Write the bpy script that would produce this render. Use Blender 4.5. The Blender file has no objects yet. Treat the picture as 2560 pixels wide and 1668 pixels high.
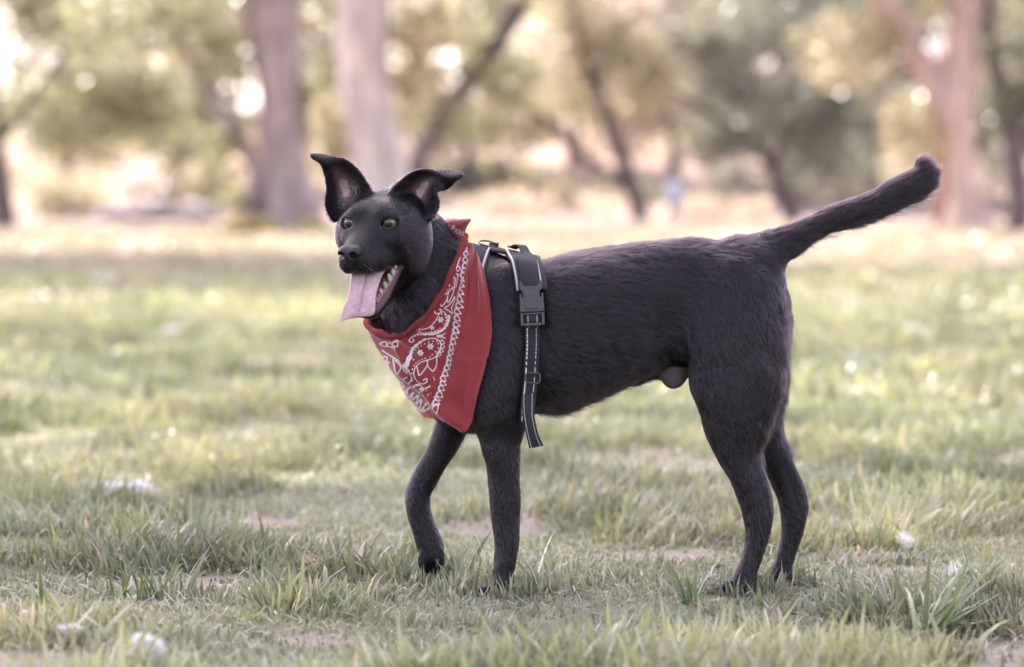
import bpy, bmesh, math, time
import numpy as np
from mathutils import Vector, Matrix

SC = bpy.context.scene
COL = SC.collection
T0 = time.time()

# ------------------------------------------------------------------ camera, sky, sun, exposure
PX = 0.0006          # metres per photo pixel in the dog's plane
DIST = 5.0           # camera to dog
HOR = 490.0          # photo row of the horizon
HC = 0.587           # camera height
cam = bpy.data.cameras.new('camera')
cam_o = bpy.data.objects.new('camera', cam)
COL.objects.link(cam_o)
cam_o.location = (0, -DIST, HC)
cam_o.rotation_euler = (math.radians(90), 0, 0)
cam.sensor_width = 36.0
cam.lens = 36.0 * DIST / (2560 * PX)
cam.shift_y = -(834.0 - HOR) / 2560.0
cam.clip_end = 2000.0
cam.dof.use_dof = True
cam.dof.focus_distance = DIST - 0.09
cam.dof.aperture_fstop = 3.6
SC.camera = cam_o

SUN_EL, SUN_AZ = math.radians(46), math.radians(-28)     # azimuth measured from +Y (away from camera) towards +X
world = bpy.data.worlds.new("World")
SC.world = world
world.use_nodes = True
wn = world.node_tree
bg = wn.nodes['Background']
sky = wn.nodes.new('ShaderNodeTexSky')
sky.sky_type = 'NISHITA'
sky.sun_disc = False
sky.sun_elevation = SUN_EL
sky.sun_rotation = SUN_AZ
sky.dust_density = 3.0
sky.air_density = 1.0
sky.ozone_density = 1.0
hs = wn.nodes.new('ShaderNodeHueSaturation')
hs.inputs['Saturation'].default_value = 0.5
wn.links.new(sky.outputs[0], hs.inputs['Color'])
tn_ = wn.nodes.new('ShaderNodeMix'); tn_.data_type = 'RGBA'; tn_.blend_type = 'MULTIPLY'; tn_.inputs[0].default_value = 1.0
tn_.inputs[7].default_value = (1.07, .955, 1.06, 1)
wn.links.new(hs.outputs[0], tn_.inputs[6])
wn.links.new(tn_.outputs[2], bg.inputs['Color'])
bg.inputs['Strength'].default_value = 0.15
sun = bpy.data.lights.new('sun', 'SUN')
sun.energy = 2.5
sun.angle = math.radians(0.53)
sun.color = (1.0, 0.94, 0.87)
sun_o = bpy.data.objects.new('sun', sun)
COL.objects.link(sun_o)
sdir = Vector((math.sin(SUN_AZ) * math.cos(SUN_EL), math.cos(SUN_AZ) * math.cos(SUN_EL), math.sin(SUN_EL)))
sun_o.rotation_euler = sdir.to_track_quat('Z', 'Y').to_euler()
sun_o.location = (0, 0, 30)

SC.view_settings.view_transform = 'Standard'
SC.view_settings.look = 'None'
SC.view_settings.exposure = 2.55
SC.view_settings.gamma = 1.0
SC.cycles.use_denoising = True
SC.cycles.max_bounces = 8
SC.cycles.transparent_max_bounces = 8
SC.cycles.sample_clamp_indirect = 8.0

# ------------------------------------------------------------------ helpers
rng = np.random.default_rng(7)

def P(u, v, y=0.0):
    """photo pixel (2560 wide) at depth y -> world"""
    k = PX * (DIST + y) / DIST
    return np.array([(u - 1280.0) * k, y, HC - (v - HOR) * k])

KD = 2560.0 / 2380.0
def D(u, v, y=0.0):
    return P(u * KD, v * KD, y)

def hermite(t, y, n=600):
    """smooth curve through samples y at increasing t; returns dense t and y"""
    t = np.asarray(t, float); y = np.asarray(y, float)
    y2 = y if y.ndim == 2 else y[:, None]
    m = np.gradient(y2, t, axis=0)
    td = np.linspace(t[0], t[-1], n)
    i = np.clip(np.searchsorted(t, td, side='right') - 1, 0, len(t) - 2)
    h = (t[i + 1] - t[i])[:, None]
    s = ((td - t[i]) / (t[i + 1] - t[i]))[:, None]
    r = (2*s**3 - 3*s**2 + 1)*y2[i] + (s**3 - 2*s**2 + s)*h*m[i] + (-2*s**3 + 3*s**2)*y2[i+1] + (s**3 - s**2)*h*m[i+1]
    return td, (r if y.ndim == 2 else r[:, 0])

def _hash(ix, iy, iz, seed):
    h = (ix.astype(np.int64) * 374761393 + iy.astype(np.int64) * 668265263 + iz.astype(np.int64) * 2147483647 + seed * 974634777) & 0xFFFFFFFF
    h = ((h ^ (h >> 13)) * 1274126177) & 0xFFFFFFFF
    h = ((h ^ (h >> 16)) * 2246822519) & 0xFFFFFFFF
    return ((h ^ (h >> 15)) & 0xFFFF) / 65535.0

def vnoise(p, freq, seed=0):
    """value noise in 0..1 at points p (n,3)"""
    q = np.asarray(p, float) * freq
    i = np.floor(q); f = q - i
    f = f * f * (3 - 2 * f)
    i = i.astype(np.int64)
    out = 0
    for dx in (0, 1):
        wx = f[:, 0] if dx else 1 - f[:, 0]
        for dy in (0, 1):
            wy = f[:, 1] if dy else 1 - f[:, 1]
            for dz in (0, 1):
                wz = f[:, 2] if dz else 1 - f[:, 2]
                out = out + wx * wy * wz * _hash(i[:, 0] + dx, i[:, 1] + dy, i[:, 2] + dz, seed)
    return out

def fbm(p, freq, seed=0, oct=3):
    a, s, o = 1.0, 0.0, 0.0
    for k in range(oct):
        o = o + a * vnoise(p, freq * 2**k, seed + k * 17); s += a; a *= 0.5
    return o / s

def nrm(v):
    return v / (np.linalg.norm(v, axis=-1, keepdims=True) + 1e-12)

def make_mesh(name, verts, faces, mat=None, parent=None, smooth=True, attrs=None):
    """verts (n,3); faces: (m,k) array or list of lists -> ONE mesh object"""
    me = bpy.data.meshes.new(name)
    verts = np.asarray(verts, dtype=np.float32)
    if isinstance(faces, np.ndarray):
        m, k = faces.shape
        me.vertices.add(len(verts)); me.vertices.foreach_set('co', verts.ravel())
        me.loops.add(m * k); me.loops.foreach_set('vertex_index', faces.astype(np.int32).ravel())
        me.polygons.add(m)
        me.polygons.foreach_set('loop_start', np.arange(0, m * k, k, dtype=np.int32))
        me.update(calc_edges=True)
    else:
        me.from_pydata([tuple(map(float, v)) for v in verts], [], [list(map(int, f)) for f in faces])
    if attrs:
        for an, (typ, data) in attrs.items():
            at = me.attributes.new(an, typ, 'POINT')
            if typ == 'FLOAT_COLOR':
                c = np.ones((len(verts), 4), np.float32); c[:, :3] = data
                at.data.foreach_set('color', c.ravel())
            elif typ == 'FLOAT':
                at.data.foreach_set('value', np.asarray(data, np.float32))
            elif typ == 'FLOAT_VECTOR':
                at.data.foreach_set('vector', np.asarray(data, np.float32).ravel())
    if smooth:
        me.polygons.foreach_set('use_smooth', np.ones(len(me.polygons), dtype=bool))
    me.validate()
    o = bpy.data.objects.new(name, me)
    COL.objects.link(o)
    if mat:
        me.materials.append(mat)
    if parent:
        o.parent = parent
        o.matrix_parent_inverse = parent.matrix_basis.inverted()
    return o

def tag(o, label=None, cat=None, group=None, kind=None):
    if label: o['label'] = label
    if cat: o['category'] = cat
    if group: o['group'] = group
    if kind: o['kind'] = kind
    return o

def empty(name, loc=(0, 0, 0)):
    o = bpy.data.objects.new(name, None)
    o.empty_display_size = 0.05
    COL.objects.link(o)
    o.location = loc
    return o

def mat(name, base=(0.5, 0.5, 0.5), rough=0.6, spec=0.5, **kw):
    m = bpy.data.materials.new(name); m.use_nodes = True
    b = m.node_tree.nodes['Principled BSDF']
    b.inputs['Base Color'].default_value = (*base, 1)
    b.inputs['Roughness'].default_value = rough
    b.inputs['Specular IOR Level'].default_value = spec
    for k, v in kw.items():
        b.inputs[k.replace('_', ' ')].default_value = v
    return m

def node(m, typ, **props):
    n = m.node_tree.nodes.new(typ)
    for k, v in props.items():
        setattr(n, k, v)
    return n

def link(m, a, b):
    m.node_tree.links.new(a, b)

def add_noise_bump(m, scale, strength=0.3, dist=0.001, detail=4, coord='Object'):
    b = m.node_tree.nodes['Principled BSDF']
    tc = node(m, 'ShaderNodeTexCoord'); nz = node(m, 'ShaderNodeTexNoise')
    nz.inputs['Scale'].default_value = scale; nz.inputs['Detail'].default_value = detail
    bp = node(m, 'ShaderNodeBump'); bp.inputs['Strength'].default_value = strength; bp.inputs['Distance'].default_value = dist
    link(m, tc.outputs[coord], nz.inputs['Vector']); link(m, nz.outputs[0], bp.inputs['Height']); link(m, bp.outputs[0], b.inputs['Normal'])
    return nz

def attr_color(m, attr='tint', inp='Base Color'):
    a = node(m, 'ShaderNodeAttribute', attribute_name=attr)
    link(m, a.outputs['Color'], m.node_tree.nodes['Principled BSDF'].inputs[inp])
    return a

def tube(pts, radii, n=12, cap=True, yscale=None, frame_up=(0, 0, 1)):
    """tube mesh along pts with radii; returns verts, faces(list)"""
    pts = np.asarray(pts, float); k = len(pts)
    radii = np.broadcast_to(np.asarray(radii, float), (k,))
    tan = nrm(np.gradient(pts, axis=0))
    up = np.array(frame_up, float)
    V = []
    nprev = None
    for i in range(k):
        if nprev is None:
            a = np.cross(tan[i], up)
            if np.linalg.norm(a) < 1e-3: a = np.cross(tan[i], (1, 0.1, 0))
        else:
            a = nprev - tan[i] * np.dot(nprev, tan[i])
        a = a / np.linalg.norm(a); nprev = a
        b = np.cross(tan[i], a)
        th = np.linspace(0, 2*np.pi, n, endpoint=False)
        V.append(pts[i] + radii[i] * (np.cos(th)[:, None]*a + np.sin(th)[:, None]*b))
    V = np.concatenate(V)
    F = []
    for i in range(k - 1):
        for j in range(n):
            F.append([i*n + j, i*n + (j+1) % n, (i+1)*n + (j+1) % n, (i+1)*n + j])
    if cap:
        F.append(list(range(n))[::-1]); F.append([(k-1)*n + j for j in range(n)])
    return V, F

def merge(parts):
    V, F, o = [], [], 0
    for v, f in parts:
        V.append(np.asarray(v)); F += [[i + o for i in q] for q in f]; o += len(v)
    return np.concatenate(V), F

def box(c, half, rot=None):
    s = np.array([[x, y, z] for x in (-1, 1) for y in (-1, 1) for z in (-1, 1)], float) * np.asarray(half)
    if rot is not None: s = s @ np.asarray(rot).T
    return s + np.asarray(c), [[0, 1, 3, 2], [4, 6, 7, 5], [0, 4, 5, 1], [2, 3, 7, 6], [0, 2, 6, 4], [1, 5, 7, 3]]

def surface_nets(F, gx, gy, gz):
    """iso-surface 0 of F (nx,ny,nz); returns verts, quads"""
    S = F < 0
    c = [S[i:S.shape[0]-1+i, j:S.shape[1]-1+j, k:S.shape[2]-1+k] for i in (0, 1) for j in (0, 1) for k in (0, 1)]
    allin = c[0].copy(); anyin = c[0].copy()
    for q in c[1:]:
        allin &= q; anyin |= q
    act = anyin & ~allin
    idx = np.full(act.shape, -1, np.int32)
    ii = np.argwhere(act)
    idx[act] = np.arange(len(ii))
    acc = np.zeros((len(ii), 3)); cnt = np.zeros(len(ii))
    def val(a, b, d): return F[ii[:, 0]+a, ii[:, 1]+b, ii[:, 2]+d]
    def pos(a, b, d): return np.stack([gx[ii[:, 0]+a], gy[ii[:, 1]+b], gz[ii[:, 2]+d]], 1)
    cs = [(a, b, d) for a in (0, 1) for b in (0, 1) for d in (0, 1)]
    for p in cs:
        for ax in range(3):
            if p[ax]: continue
            q = list(p); q[ax] = 1
            v0, v1 = val(*p), val(*q)
            x = (v0 < 0) != (v1 < 0)
            t = np.where(x, v0 / np.where(x, v0 - v1, 1), 0)
            pt = pos(*p) * (1 - t)[:, None] + pos(*q) * t[:, None]
            acc[x] += pt[x]; cnt[x] += 1
    V = acc / cnt[:, None]
    Q = []
    for ax in range(3):
        sl0 = [slice(1, -1)] * 3; sl1 = [slice(1, -1)] * 3
        sl0[ax] = slice(0, -1); sl1[ax] = slice(1, None)
        a, b = S[tuple(sl0)], S[tuple(sl1)]
        e = np.argwhere(a != b)
        s = a[tuple(e.T)]
        base = e + 1; base[:, ax] -= 1
        o1, o2 = [(1, 2), (2, 0), (0, 1)][ax]
        def at(d1, d2):
            g = base.copy(); g[:, o1] += d1; g[:, o2] += d2
            return idx[tuple(g.T)]
        q = np.stack([at(-1, -1), at(0, -1), at(0, 0), at(-1, 0)], 1)
        q[~s] = q[~s][:, ::-1]
        Q.append(q)
    return V, np.concatenate(Q)

def laplacian(V, Q, it=1, lam=0.5):
    n = len(V)
    e = np.concatenate([Q[:, [0, 1]], Q[:, [1, 2]], Q[:, [2, 3]], Q[:, [3, 0]]])
    deg = np.bincount(e[:, 0], minlength=n) + np.bincount(e[:, 1], minlength=n)
    for _ in range(it):
        s = np.stack([np.bincount(e[:, 0], V[e[:, 1], k], n) + np.bincount(e[:, 1], V[e[:, 0], k], n) for k in range(3)], 1)
        V = V + lam * (s / np.maximum(deg, 1)[:, None] - V)
    return V

def vert_normals(V, Q):
    fn = np.cross(V[Q[:, 2]] - V[Q[:, 0]], V[Q[:, 3]] - V[Q[:, 1]])
    N = np.zeros_like(V)
    for k in range(4):
        for a in range(3):
            N[:, a] += np.bincount(Q[:, k], fn[:, a], len(V))
    return nrm(N)
# ================================================================== THE DOG
# body = one continuous skin grown from a smooth blend of shaped volumes
E_W = P(926, 558, -0.110)                      # point between the eyes
YAW, PIT, ROLL = math.radians(25), math.radians(12), math.radians(0)
HF = np.array([-math.sin(YAW)*math.cos(PIT), -math.cos(YAW)*math.cos(PIT), -math.sin(PIT)])
HL = np.array([math.cos(YAW), -math.sin(YAW), 0.0])
HU = np.cross(HF, HL)
if HU[2] < 0: HU = -HU
HM = np.stack([HF, HL, HU], 1)                 # columns: forward, left, up
def H(x, y, z):                                # head millimetres -> world
    return E_W + HM @ (np.array([x, y, z], float) * 0.001)
def to_head(p):                                # world -> head millimetres
    return ((p - E_W) @ HM) * 1000.0

prims = []   # dict(n, f, lo, hi, k, flow, len, tint)
GRP = ['body']
def add(n, f, lo, hi, k=0.02, flow=(1, 0, 0), ln=0.012, tint=0, dens=1.0, sub=False):
    prims.append(dict(g=GRP[0], n=n, f=f, lo=np.array(lo, float), hi=np.array(hi, float), k=k, flow=flow, ln=ln, tint=tint, dens=dens, sub=sub))

def ell(n, c, r, rot=None, **kw):
    c = np.array(c, float); r = np.array(r, float)
    R = np.eye(3) if rot is None else np.asarray(rot)
    def f(X, Y, Z):
        a, b, d = X - c[0], Y - c[1], Z - c[2]
        q = [(R[0, i]*a + R[1, i]*b + R[2, i]*d) / r[i] for i in range(3)]
        k0 = np.sqrt(q[0]**2 + q[1]**2 + q[2]**2)
        k1 = np.sqrt((q[0]/r[0])**2 + (q[1]/r[1])**2 + (q[2]/r[2])**2)
        return k0 * (k0 - 1) / np.maximum(k1, 1e-6)
    ext = np.sqrt(((R * r)**2).sum(1))
    add(n, f, c - ext, c + ext, **kw)

def hell(n, c, r, **kw):                        # ellipsoid in head millimetres
    ell(n, H(*c), np.array(r) * 0.001, rot=HM, **kw)

def chain(n, pts, rad, ys=1.0, ycen=0.0, rot=None, **kw):
    """round cones along pts, squeezed by ys across axis 1 (world y, or head-lateral when rot given)"""
    pts = np.asarray(pts, float); rad = np.asarray(rad, float)
    R = np.eye(3) if rot is None else np.asarray(rot)
    o = pts.mean(0)
    S = np.array([1, 1/ys, 1])
    q = ((pts - o) @ R) * S
    def f(X, Y, Z):
        a, b, d = X - o[0], Y - o[1], Z - o[2]
        x = (R[0, 0]*a + R[1, 0]*b + R[2, 0]*d); y = (R[0, 1]*a + R[1, 1]*b + R[2, 1]*d) / ys; z = (R[0, 2]*a + R[1, 2]*b + R[2, 2]*d)
        best = None
        for i in range(len(q) - 1):
            A, B = q[i], q[i+1]; v = B - A
            t = np.clip(((x-A[0])*v[0] + (y-A[1])*v[1] + (z-A[2])*v[2]) / max(v @ v, 1e-9), 0, 1)
            dd = np.sqrt((x-A[0]-t*v[0])**2 + (y-A[1]-t*v[1])**2 + (z-A[2]-t*v[2])**2) - (rad[i] + t*(rad[i+1]-rad[i]))
            best = dd if best is None else np.minimum(best, dd)
        return best * min(1.0, ys)
    m = rad.max() * max(1, ys)
    add(n, f, pts.min(0) - m, pts.max(0) + m, **kw)

def loft(n, axis, rows, nexp=2.2, **kw):
    """rows: (t, a0, a1, yc, ry) t along axis (0: x, 2: z); a0..a1 silhouette on the other image axis; closed ends"""
    rows = np.array(sorted(rows, key=lambda r: r[0]), float)
    t, R = hermite(rows[:, 0], rows[:, 1:], 500)
    ca, ra, yc, ry = (R[:, 0]+R[:, 1])/2, np.maximum(abs(R[:, 1]-R[:, 0])/2, 1e-3), R[:, 2], np.maximum(R[:, 3], 1e-3)
    t0, t1 = t[0], t[-1]
    slope = np.sqrt(1 + np.gradient(ca, t)**2)
    def f(X, Y, Z):
        T, A = (X, Z) if axis == 0 else (Z, X)
        def I(q): return np.interp(T, t, q)
        a = np.abs(A - I(ca)) / I(ra); b = np.abs(Y - I(yc)) / I(ry)
        v = ((a**nexp + b**nexp)**(1/nexp) - 1) * np.minimum(I(ra), I(ry)) / I(slope)
        return np.maximum(v, np.maximum(t0 - T, T - t1))
    o = (R[:, :2].min(), R[:, :2].max()); yb = ((yc-ry).min(), (yc+ry).max())
    if axis == 0: lo, hi = (t0, yb[0], o[0]), (t1, yb[1], o[1])
    else: lo, hi = (o[0], yb[0], t0), (o[1], yb[1], t1)
    add(n, f, lo, hi, **kw)

def leg_rows(rows):
    out = []
    for v, u0, u1, y, ry in rows:
        a, b = D(u0, v, y), D(u1, v, y)
        out.append((a[2], a[0], b[0], y, ry))
    return out

# ---- torso (display-pixel rows: x, top, bottom, half width in metres)
tor = [(985, 800, 880, .020), (1005, 735, 930, .045), (1050, 655, 978, .066), (1100, 606, 992, .078), (1150, 592, 988, .084), (1200, 597, 978, .088), (1250, 601, 965, .090),
       (1300, 592, 958, .092), (1400, 574, 926, .089), (1500, 560, 884, .080), (1580, 556, 850, .070), (1660, 556, 828, .066), (1720, 559, 835, .066), (1770, 572, 850, .060), (1805, 610, 850, .048), (1828, 680, 830, .026), (1836, 730, 790, .008)]
rows = []
for x, a, b, w in tor:
    p, q = D(x, a + 3), D(x, b - 6)
    rows.append((p[0], q[2], p[2], 0.0, w))
def torso_flow(p, nn):
    d = np.zeros_like(p); d[:, 0] = 1.0
    low = np.clip((0.34 - p[:, 2]) / 0.15, 0, 1)
    d[:, 2] = -0.25 - 0.5 * low * (np.abs(p[:, 0] - 0.05) < 0.3)
    return d
loft('torso', 0, rows, 2.25, k=0.03, flow=torso_flow, ln=0.020)
# neck and chest
chain('neck', [D(925, 545, -.020), D(978, 650, .004), D(1045, 745, 0), D(1085, 830, 0)], [.056, .077, .095, .10], ys=.72, k=.03, flow=(.75, 0, -.62), ln=.018)
chain('neck_top', [D(970, 560, -.008), D(1040, 640, .006), D(1130, 690, 0)], [.040, .045, .055], ys=.9, k=.03, flow=(.85, 0, -.4), ln=.020)
# near shoulder
ell('shoulder', D(1165, 780, -.062), (.062, .034, .105), rot=[[.97, 0, .24], [0, 1, 0], [-.24, 0, .97]], k=.03, flow=(.35, 0, -.9), ln=.014)
ell('upper_arm', D(1165, 900, -.066), (.048, .032, .075), k=.03, flow=(.3, 0, -.95), ln=.013)
ell('shoulder', D(1110, 800, .055), (.062, .034, .105), k=.03, flow=(.35, 0, -.9), ln=.014)
ell('ribs', D(1350, 760, -.045), (.13, .05, .09), k=.03, flow=torso_flow, ln=.018)
# near foreleg
loft('foreleg', 2, leg_rows([(860, 1085, 1232, -.062, .032), (940, 1095, 1228, -.066, .032), (1005, 1107, 1222, -.067, .030), (1040, 1115, 1214, -.067, .0275), (1080, 1127, 1212, -.067, .025), (1170, 1137, 1211, -.067, .021), (1220, 1142, 1209, -.067, .021),
     (1262, 1147, 1208, -.067, .0215), (1300, 1146, 1202, -.068, .0205), (1338, 1141, 1195, -.068, .020), (1362, 1136, 1193, -.069, .024), (1378, 1134, 1190, -.069, .024), (1386, 1142, 1184, -.069, .018)]), 2.1,
     k=.022, flow=(.12, 0, -1), ln=.009)
for i, (du, dy) in enumerate([(-12, -.020), (-20, -.007), (-20, .007), (-10, .020)]):
    ell('toe', D(1152 + du, 1374, -.069 + dy), (.017, .0085, .010), k=.006, flow=(-.8, 0, -.4), ln=.005)
# far foreleg (lifted)
loft('foreleg', 2, leg_rows([(860, 1010, 1120, .058, .032), (960, 1014, 1108, .060, .030), (1010, 999, 1088, .060, .027), (1040, 987, 1072, .060, .025), (1100, 957, 1032, .060, .0225), (1125, 947, 1017, .060, .0220),
     (1150, 942, 1003, .060, .0215), (1172, 942, 1000, .060, .021), (1200, 947, 1007, .060, .020), (1232, 956, 1019, .060, .021), (1262, 964, 1030, .060, .0235), (1286, 972, 1034, .060, .0235), (1302, 977, 1031, .060, .021), (1316, 983, 1022, .060, .015)]), 2.1,
     k=.022, flow=(.25, 0, -1), ln=.008)
for u, v, dy in [(983, 1303, -.017), (996, 1311, -.006), (1010, 1310, .007), (1022, 1298, -.019)]:
    ell('toe', D(u, v, .060 + dy), (.0092, .0084, .0185), k=.0035, flow=(-.2, 0, -1), ln=.004)
# near hind leg
loft('thigh', 2, leg_rows([(610, 1660, 1745, -.030, .028), (660, 1630, 1800, -.040, .038), (740, 1602, 1826, -.047, .044), (830, 1592, 1828, -.052, .047), (900, 1597, 1822, -.056, .045), (950, 1616, 1806, -.060, .040), (1000, 1634, 1785, -.063, .034),
     (1040, 1652, 1768, -.065, .029), (1080, 1672, 1772, -.066, .025), (1112, 1692, 1784, -.067, .0225), (1145, 1709, 1795, -.067, .021), (1170, 1719, 1799, -.067, .0205), (1200, 1726, 1799, -.067, .020), (1232, 1731, 1794, -.067, .0185),
     (1265, 1729, 1785, -.067, .0175), (1295, 1722, 1774, -.067, .0175), (1325, 1709, 1763, -.067, .020), (1350, 1702, 1758, -.067, .021), (1368, 1702, 1754, -.067, .018)]), 2.1,
     k=.020, flow=(.30, 0, -1), ln=.012)
ell('paw', D(1722, 1362, -.067), (.026, .025, .014), k=.012, flow=(-.7, 0, -.5), ln=.006)
for u, dy in [(1699, -.018), (1692, -.006), (1692, .006), (1700, .018)]:
    ell('toe', D(u, 1364, -.067 + dy), (.016, .0075, .010), k=.005, flow=(-.8, 0, -.4), ln=.005)
# far hind leg
loft('thigh', 2, leg_rows([(640, 1640, 1790, .040, .035), (740, 1615, 1815, .046, .042), (850, 1620, 1830, .052, .044), (920, 1660, 1826, .057, .040), (985, 1715, 1818, .060, .034), (1030, 1745, 1826, .062, .028), (1060, 1760, 1838, .062, .025),
     (1120, 1789, 1868, .062, .0215), (1150, 1802, 1878, .062, .0205), (1172, 1808, 1881, .062, .020), (1205, 1813, 1877, .062, .0195), (1242, 1813, 1868, .062, .018), (1285, 1803, 1853, .062, .0175), (1310, 1795, 1845, .062, .018), (1332, 1784, 1840, .062, .020), (1350, 1780, 1836, .062, .018)]), 2.1,
     k=.020, flow=(.32, 0, -1), ln=.010)
ell('paw', D(1802, 1341, .062), (.026, .025, .013), k=.012, flow=(-.7, 0, -.5), ln=.006)
for u, dy in [(1778, -.018), (1770, -.006), (1770, .006), (1778, .018)]:
    ell('toe', D(u, 1344, .062 + dy), (.017, .0075, .010), k=.005, flow=(-.8, 0, -.4), ln=.005)
# hollows between the muscles
ell('flank', D(1562, 775, -.098), (.022, .020, .055), rot=[[.96, 0, .28], [0, 1, 0], [-.28, 0, .96]], k=.030, sub=True)
ell('elbow_crease', D(1222, 900, -.112), (.012, .016, .06), k=.022, sub=True)
ell('shoulder_groove', D(1228, 735, -.108), (.014, .014, .07), rot=[[.95, 0, -.3], [0, 1, 0], [.3, 0, .95]], k=.026, sub=True)
ell('stifle', D(1640, 905, -.118), (.012, .014, .05), rot=[[.93, 0, .37], [0, 1, 0], [-.37, 0, .93]], k=.022, sub=True)
ell('tendon', D(1768, 1120, -.094), (.006, .0085, .035), rot=[[.97, 0, -.22], [0, 1, 0], [.22, 0, .97]], k=.010, sub=True)
ell('tendon', D(1840, 1125, .036), (.006, .0085, .035), rot=[[.95, 0, -.3], [0, 1, 0], [.3, 0, .95]], k=.010, sub=True)
ell('carpus', D(1000, 1165, .034), (.007, .008, .02), k=.010, sub=True)
# tail
tl = [D(1745, 615), D(1790, 582), D(1850, 549), D(1905, 523), D(1960, 501), D(2040, 468), D(2110, 436), D(2138, 420), D(2149, 402), D(2146, 385)]
chain('tail', tl, [.042, .030, .0215, .0195, .0200, .0215, .0205, .0195, .0178, .0140], k=.028, flow=(.9, 0, .3), ln=.016)
# belly sheath
ell('scrotum', D(1567, 870, -.006), (.0215, .019, .0235), k=.010, flow=(.3, 0, -1), ln=.006, tint=2)
ell('scrotum', D(1578, 862, .006), (.018, .016, .020), k=.008, flow=(.3, 0, -1), ln=.006, tint=2)
chain('sheath', [D(1480, 872), D(1545, 846)], [.012, .014], k=.02, flow=(-.2, 0, -1), ln=.020)

# ---- head
GRP[0] = 'head'
def head_flow(p, nn):
    q = to_head(p)
    src = np.array([85., 0, -25.])
    d = q - src
    d[:, 1] *= 1.25
    lower = np.clip((-45 - q[:, 2]) / 25, 0, 1)
    d[:, 2] = d[:, 2] * (1 - 0.2 * lower)
    return nrm(d) @ HM.T
hf = dict(flow=head_flow)
hell('cranium', (-53, 0, -2), (54, 57, 36.5), k=.02, ln=.0085, **hf)
hell('occiput', (-82, 0, -4), (35, 44, 36), k=.025, ln=.011, **hf)
for s in (-1, 1):
    hell('brow', (-4, s*21, 15), (13, 13, 8), k=.010, ln=.006, **hf)
    hell('forehead', (-18, s*17, 8), (24, 22, 21), k=.016, ln=.006, **hf)
    hell('cheek', (-36, s*43, -24), (43, 31, 37), k=.022, ln=.011, **hf)
    hell('jowl', (-52, s*42, -57), (32, 22, 30), k=.020, ln=.011, **hf)
    hell('cheek', (-8, s*30, -22), (32, 18, 20), k=.018, ln=.007, **hf)
    hell('lid', (-7.5, s*30, 0), (18.6, 18.2, 16.5), k=.012, ln=.0035, dens=1.0, **hf)
    hell('lip', (32, s*18.5, -46), (31, 14, 17), k=.013, ln=.005, **hf)
    hell('lip', (2, s*26, -51), (30, 12, 16), k=.016, ln=.006, **hf)
    hell('lip', (53, s*13, -50), (15, 12.5, 15), k=.010, ln=.004, **hf)
hm = lambda pts: [H(*p) for p in pts]
chain('muzzle', hm([(-8, 0, -12), (26, 0, -25), (58, 0, -33)]), [.0250, .0200, .0145], ys=1.22, rot=HM, k=.018, ln=.0045, **hf)
hell('muzzle_tip', (60, 0, -42), (13, 14, 15), k=.010, ln=.0035, **hf)
# lower jaw
for s in (-1, 1):
    chain('jaw', hm([(-42, s*25, -52), (-18, s*22, -78), (14, s*18, -108), (34, s*12, -122)]), [.0130, .0120, .0105, .0095], rot=HM, k=.009, ln=.006, **hf)
chain('jaw_floor', hm([(-50, 0, -88), (-10, 0, -108), (28, 0, -125)]), [.030, .019, .0120], rot=HM, k=.016, ln=.008, **hf)
hell('throat', (-66, 0, -66), (38, 40, 44), k=.025, ln=.014, flow=(.6, 0, -.7))
# sockets
def socket(s):
    cE = H(-5, s*30.5, 0); gz = nrm(HF*0.96 + HL*s*(.30 if s > 0 else .12) + HU*0.03)
    lat = nrm(np.cross(HU, gz)) * 1.0; up = np.cross(gz, lat)
    if up[2] < 0: up = -up
    tilt = math.radians(10) * s
    lat2 = lat*math.cos(tilt) + up*math.sin(tilt)*(1 if np.dot(lat, HL) > 0 else -1)
    up2 = np.cross(lat2, gz); up2 = up2 if up2[2] > 0 else -up2
    return cE, gz, nrm(lat2), nrm(up2)
EYES = {s: socket(s) for s in (-1, 1)}
for s in (-1, 1):
    cE, gz, lat, up = EYES[s]
    ell('socket', cE + gz*.013, (.0126, .0071, .013), rot=np.stack([lat, up, gz], 1), k=.0025, sub=True, tint=4)
    ell('socket', cE, (.0139, .0139, .0139), k=.001, sub=True, tint=4)

# ears: a sheet through rows of (medial, middle, lateral) photo pixels with depth
def ear_sheet(rows, n=34, m=26):
    R = np.array([[P(*c) for c in r] for r in rows])            # rows,3,3
    _, a = hermite(np.arange(len(R)), R.reshape(len(R), 9), n)
    a = a.reshape(n, 3, 3)
    t = np.linspace(0, 2, m)
    w = np.stack([(t-1)*(t-2)/2, -t*(t-2), t*(t-1)/2], 1)
    return np.einsum('mk,nkx->nmx', w, a)
eb = E_W[1]
near_rows = [[(980, 480, eb+.030), (1034, 526, eb+.045), (1076, 545, eb+.012)],
             [(998, 460, eb+.028), (1046, 500, eb+.058), (1092, 518, eb+.012)],
             [(1016, 443, eb+.028), (1062, 470, eb+.056), (1093, 494, eb+.014)],
             [(1034, 431, eb+.028), (1076, 452, eb+.044), (1086, 480, eb+.018)],
             [(1056, 424, eb+.028), (1094, 444, eb+.024), (1110, 476, eb+.022)],
             [(1088, 424, eb+.030), (1114, 445, eb+.006), (1128, 467, eb+.022)],
             [(1128, 424, eb+.026), (1138, 443, eb+.000), (1140, 453, eb+.014)],
             [(1151, 430, eb+.016), (1157, 439, eb+.004), (1151, 446, eb+.010)]]
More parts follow.
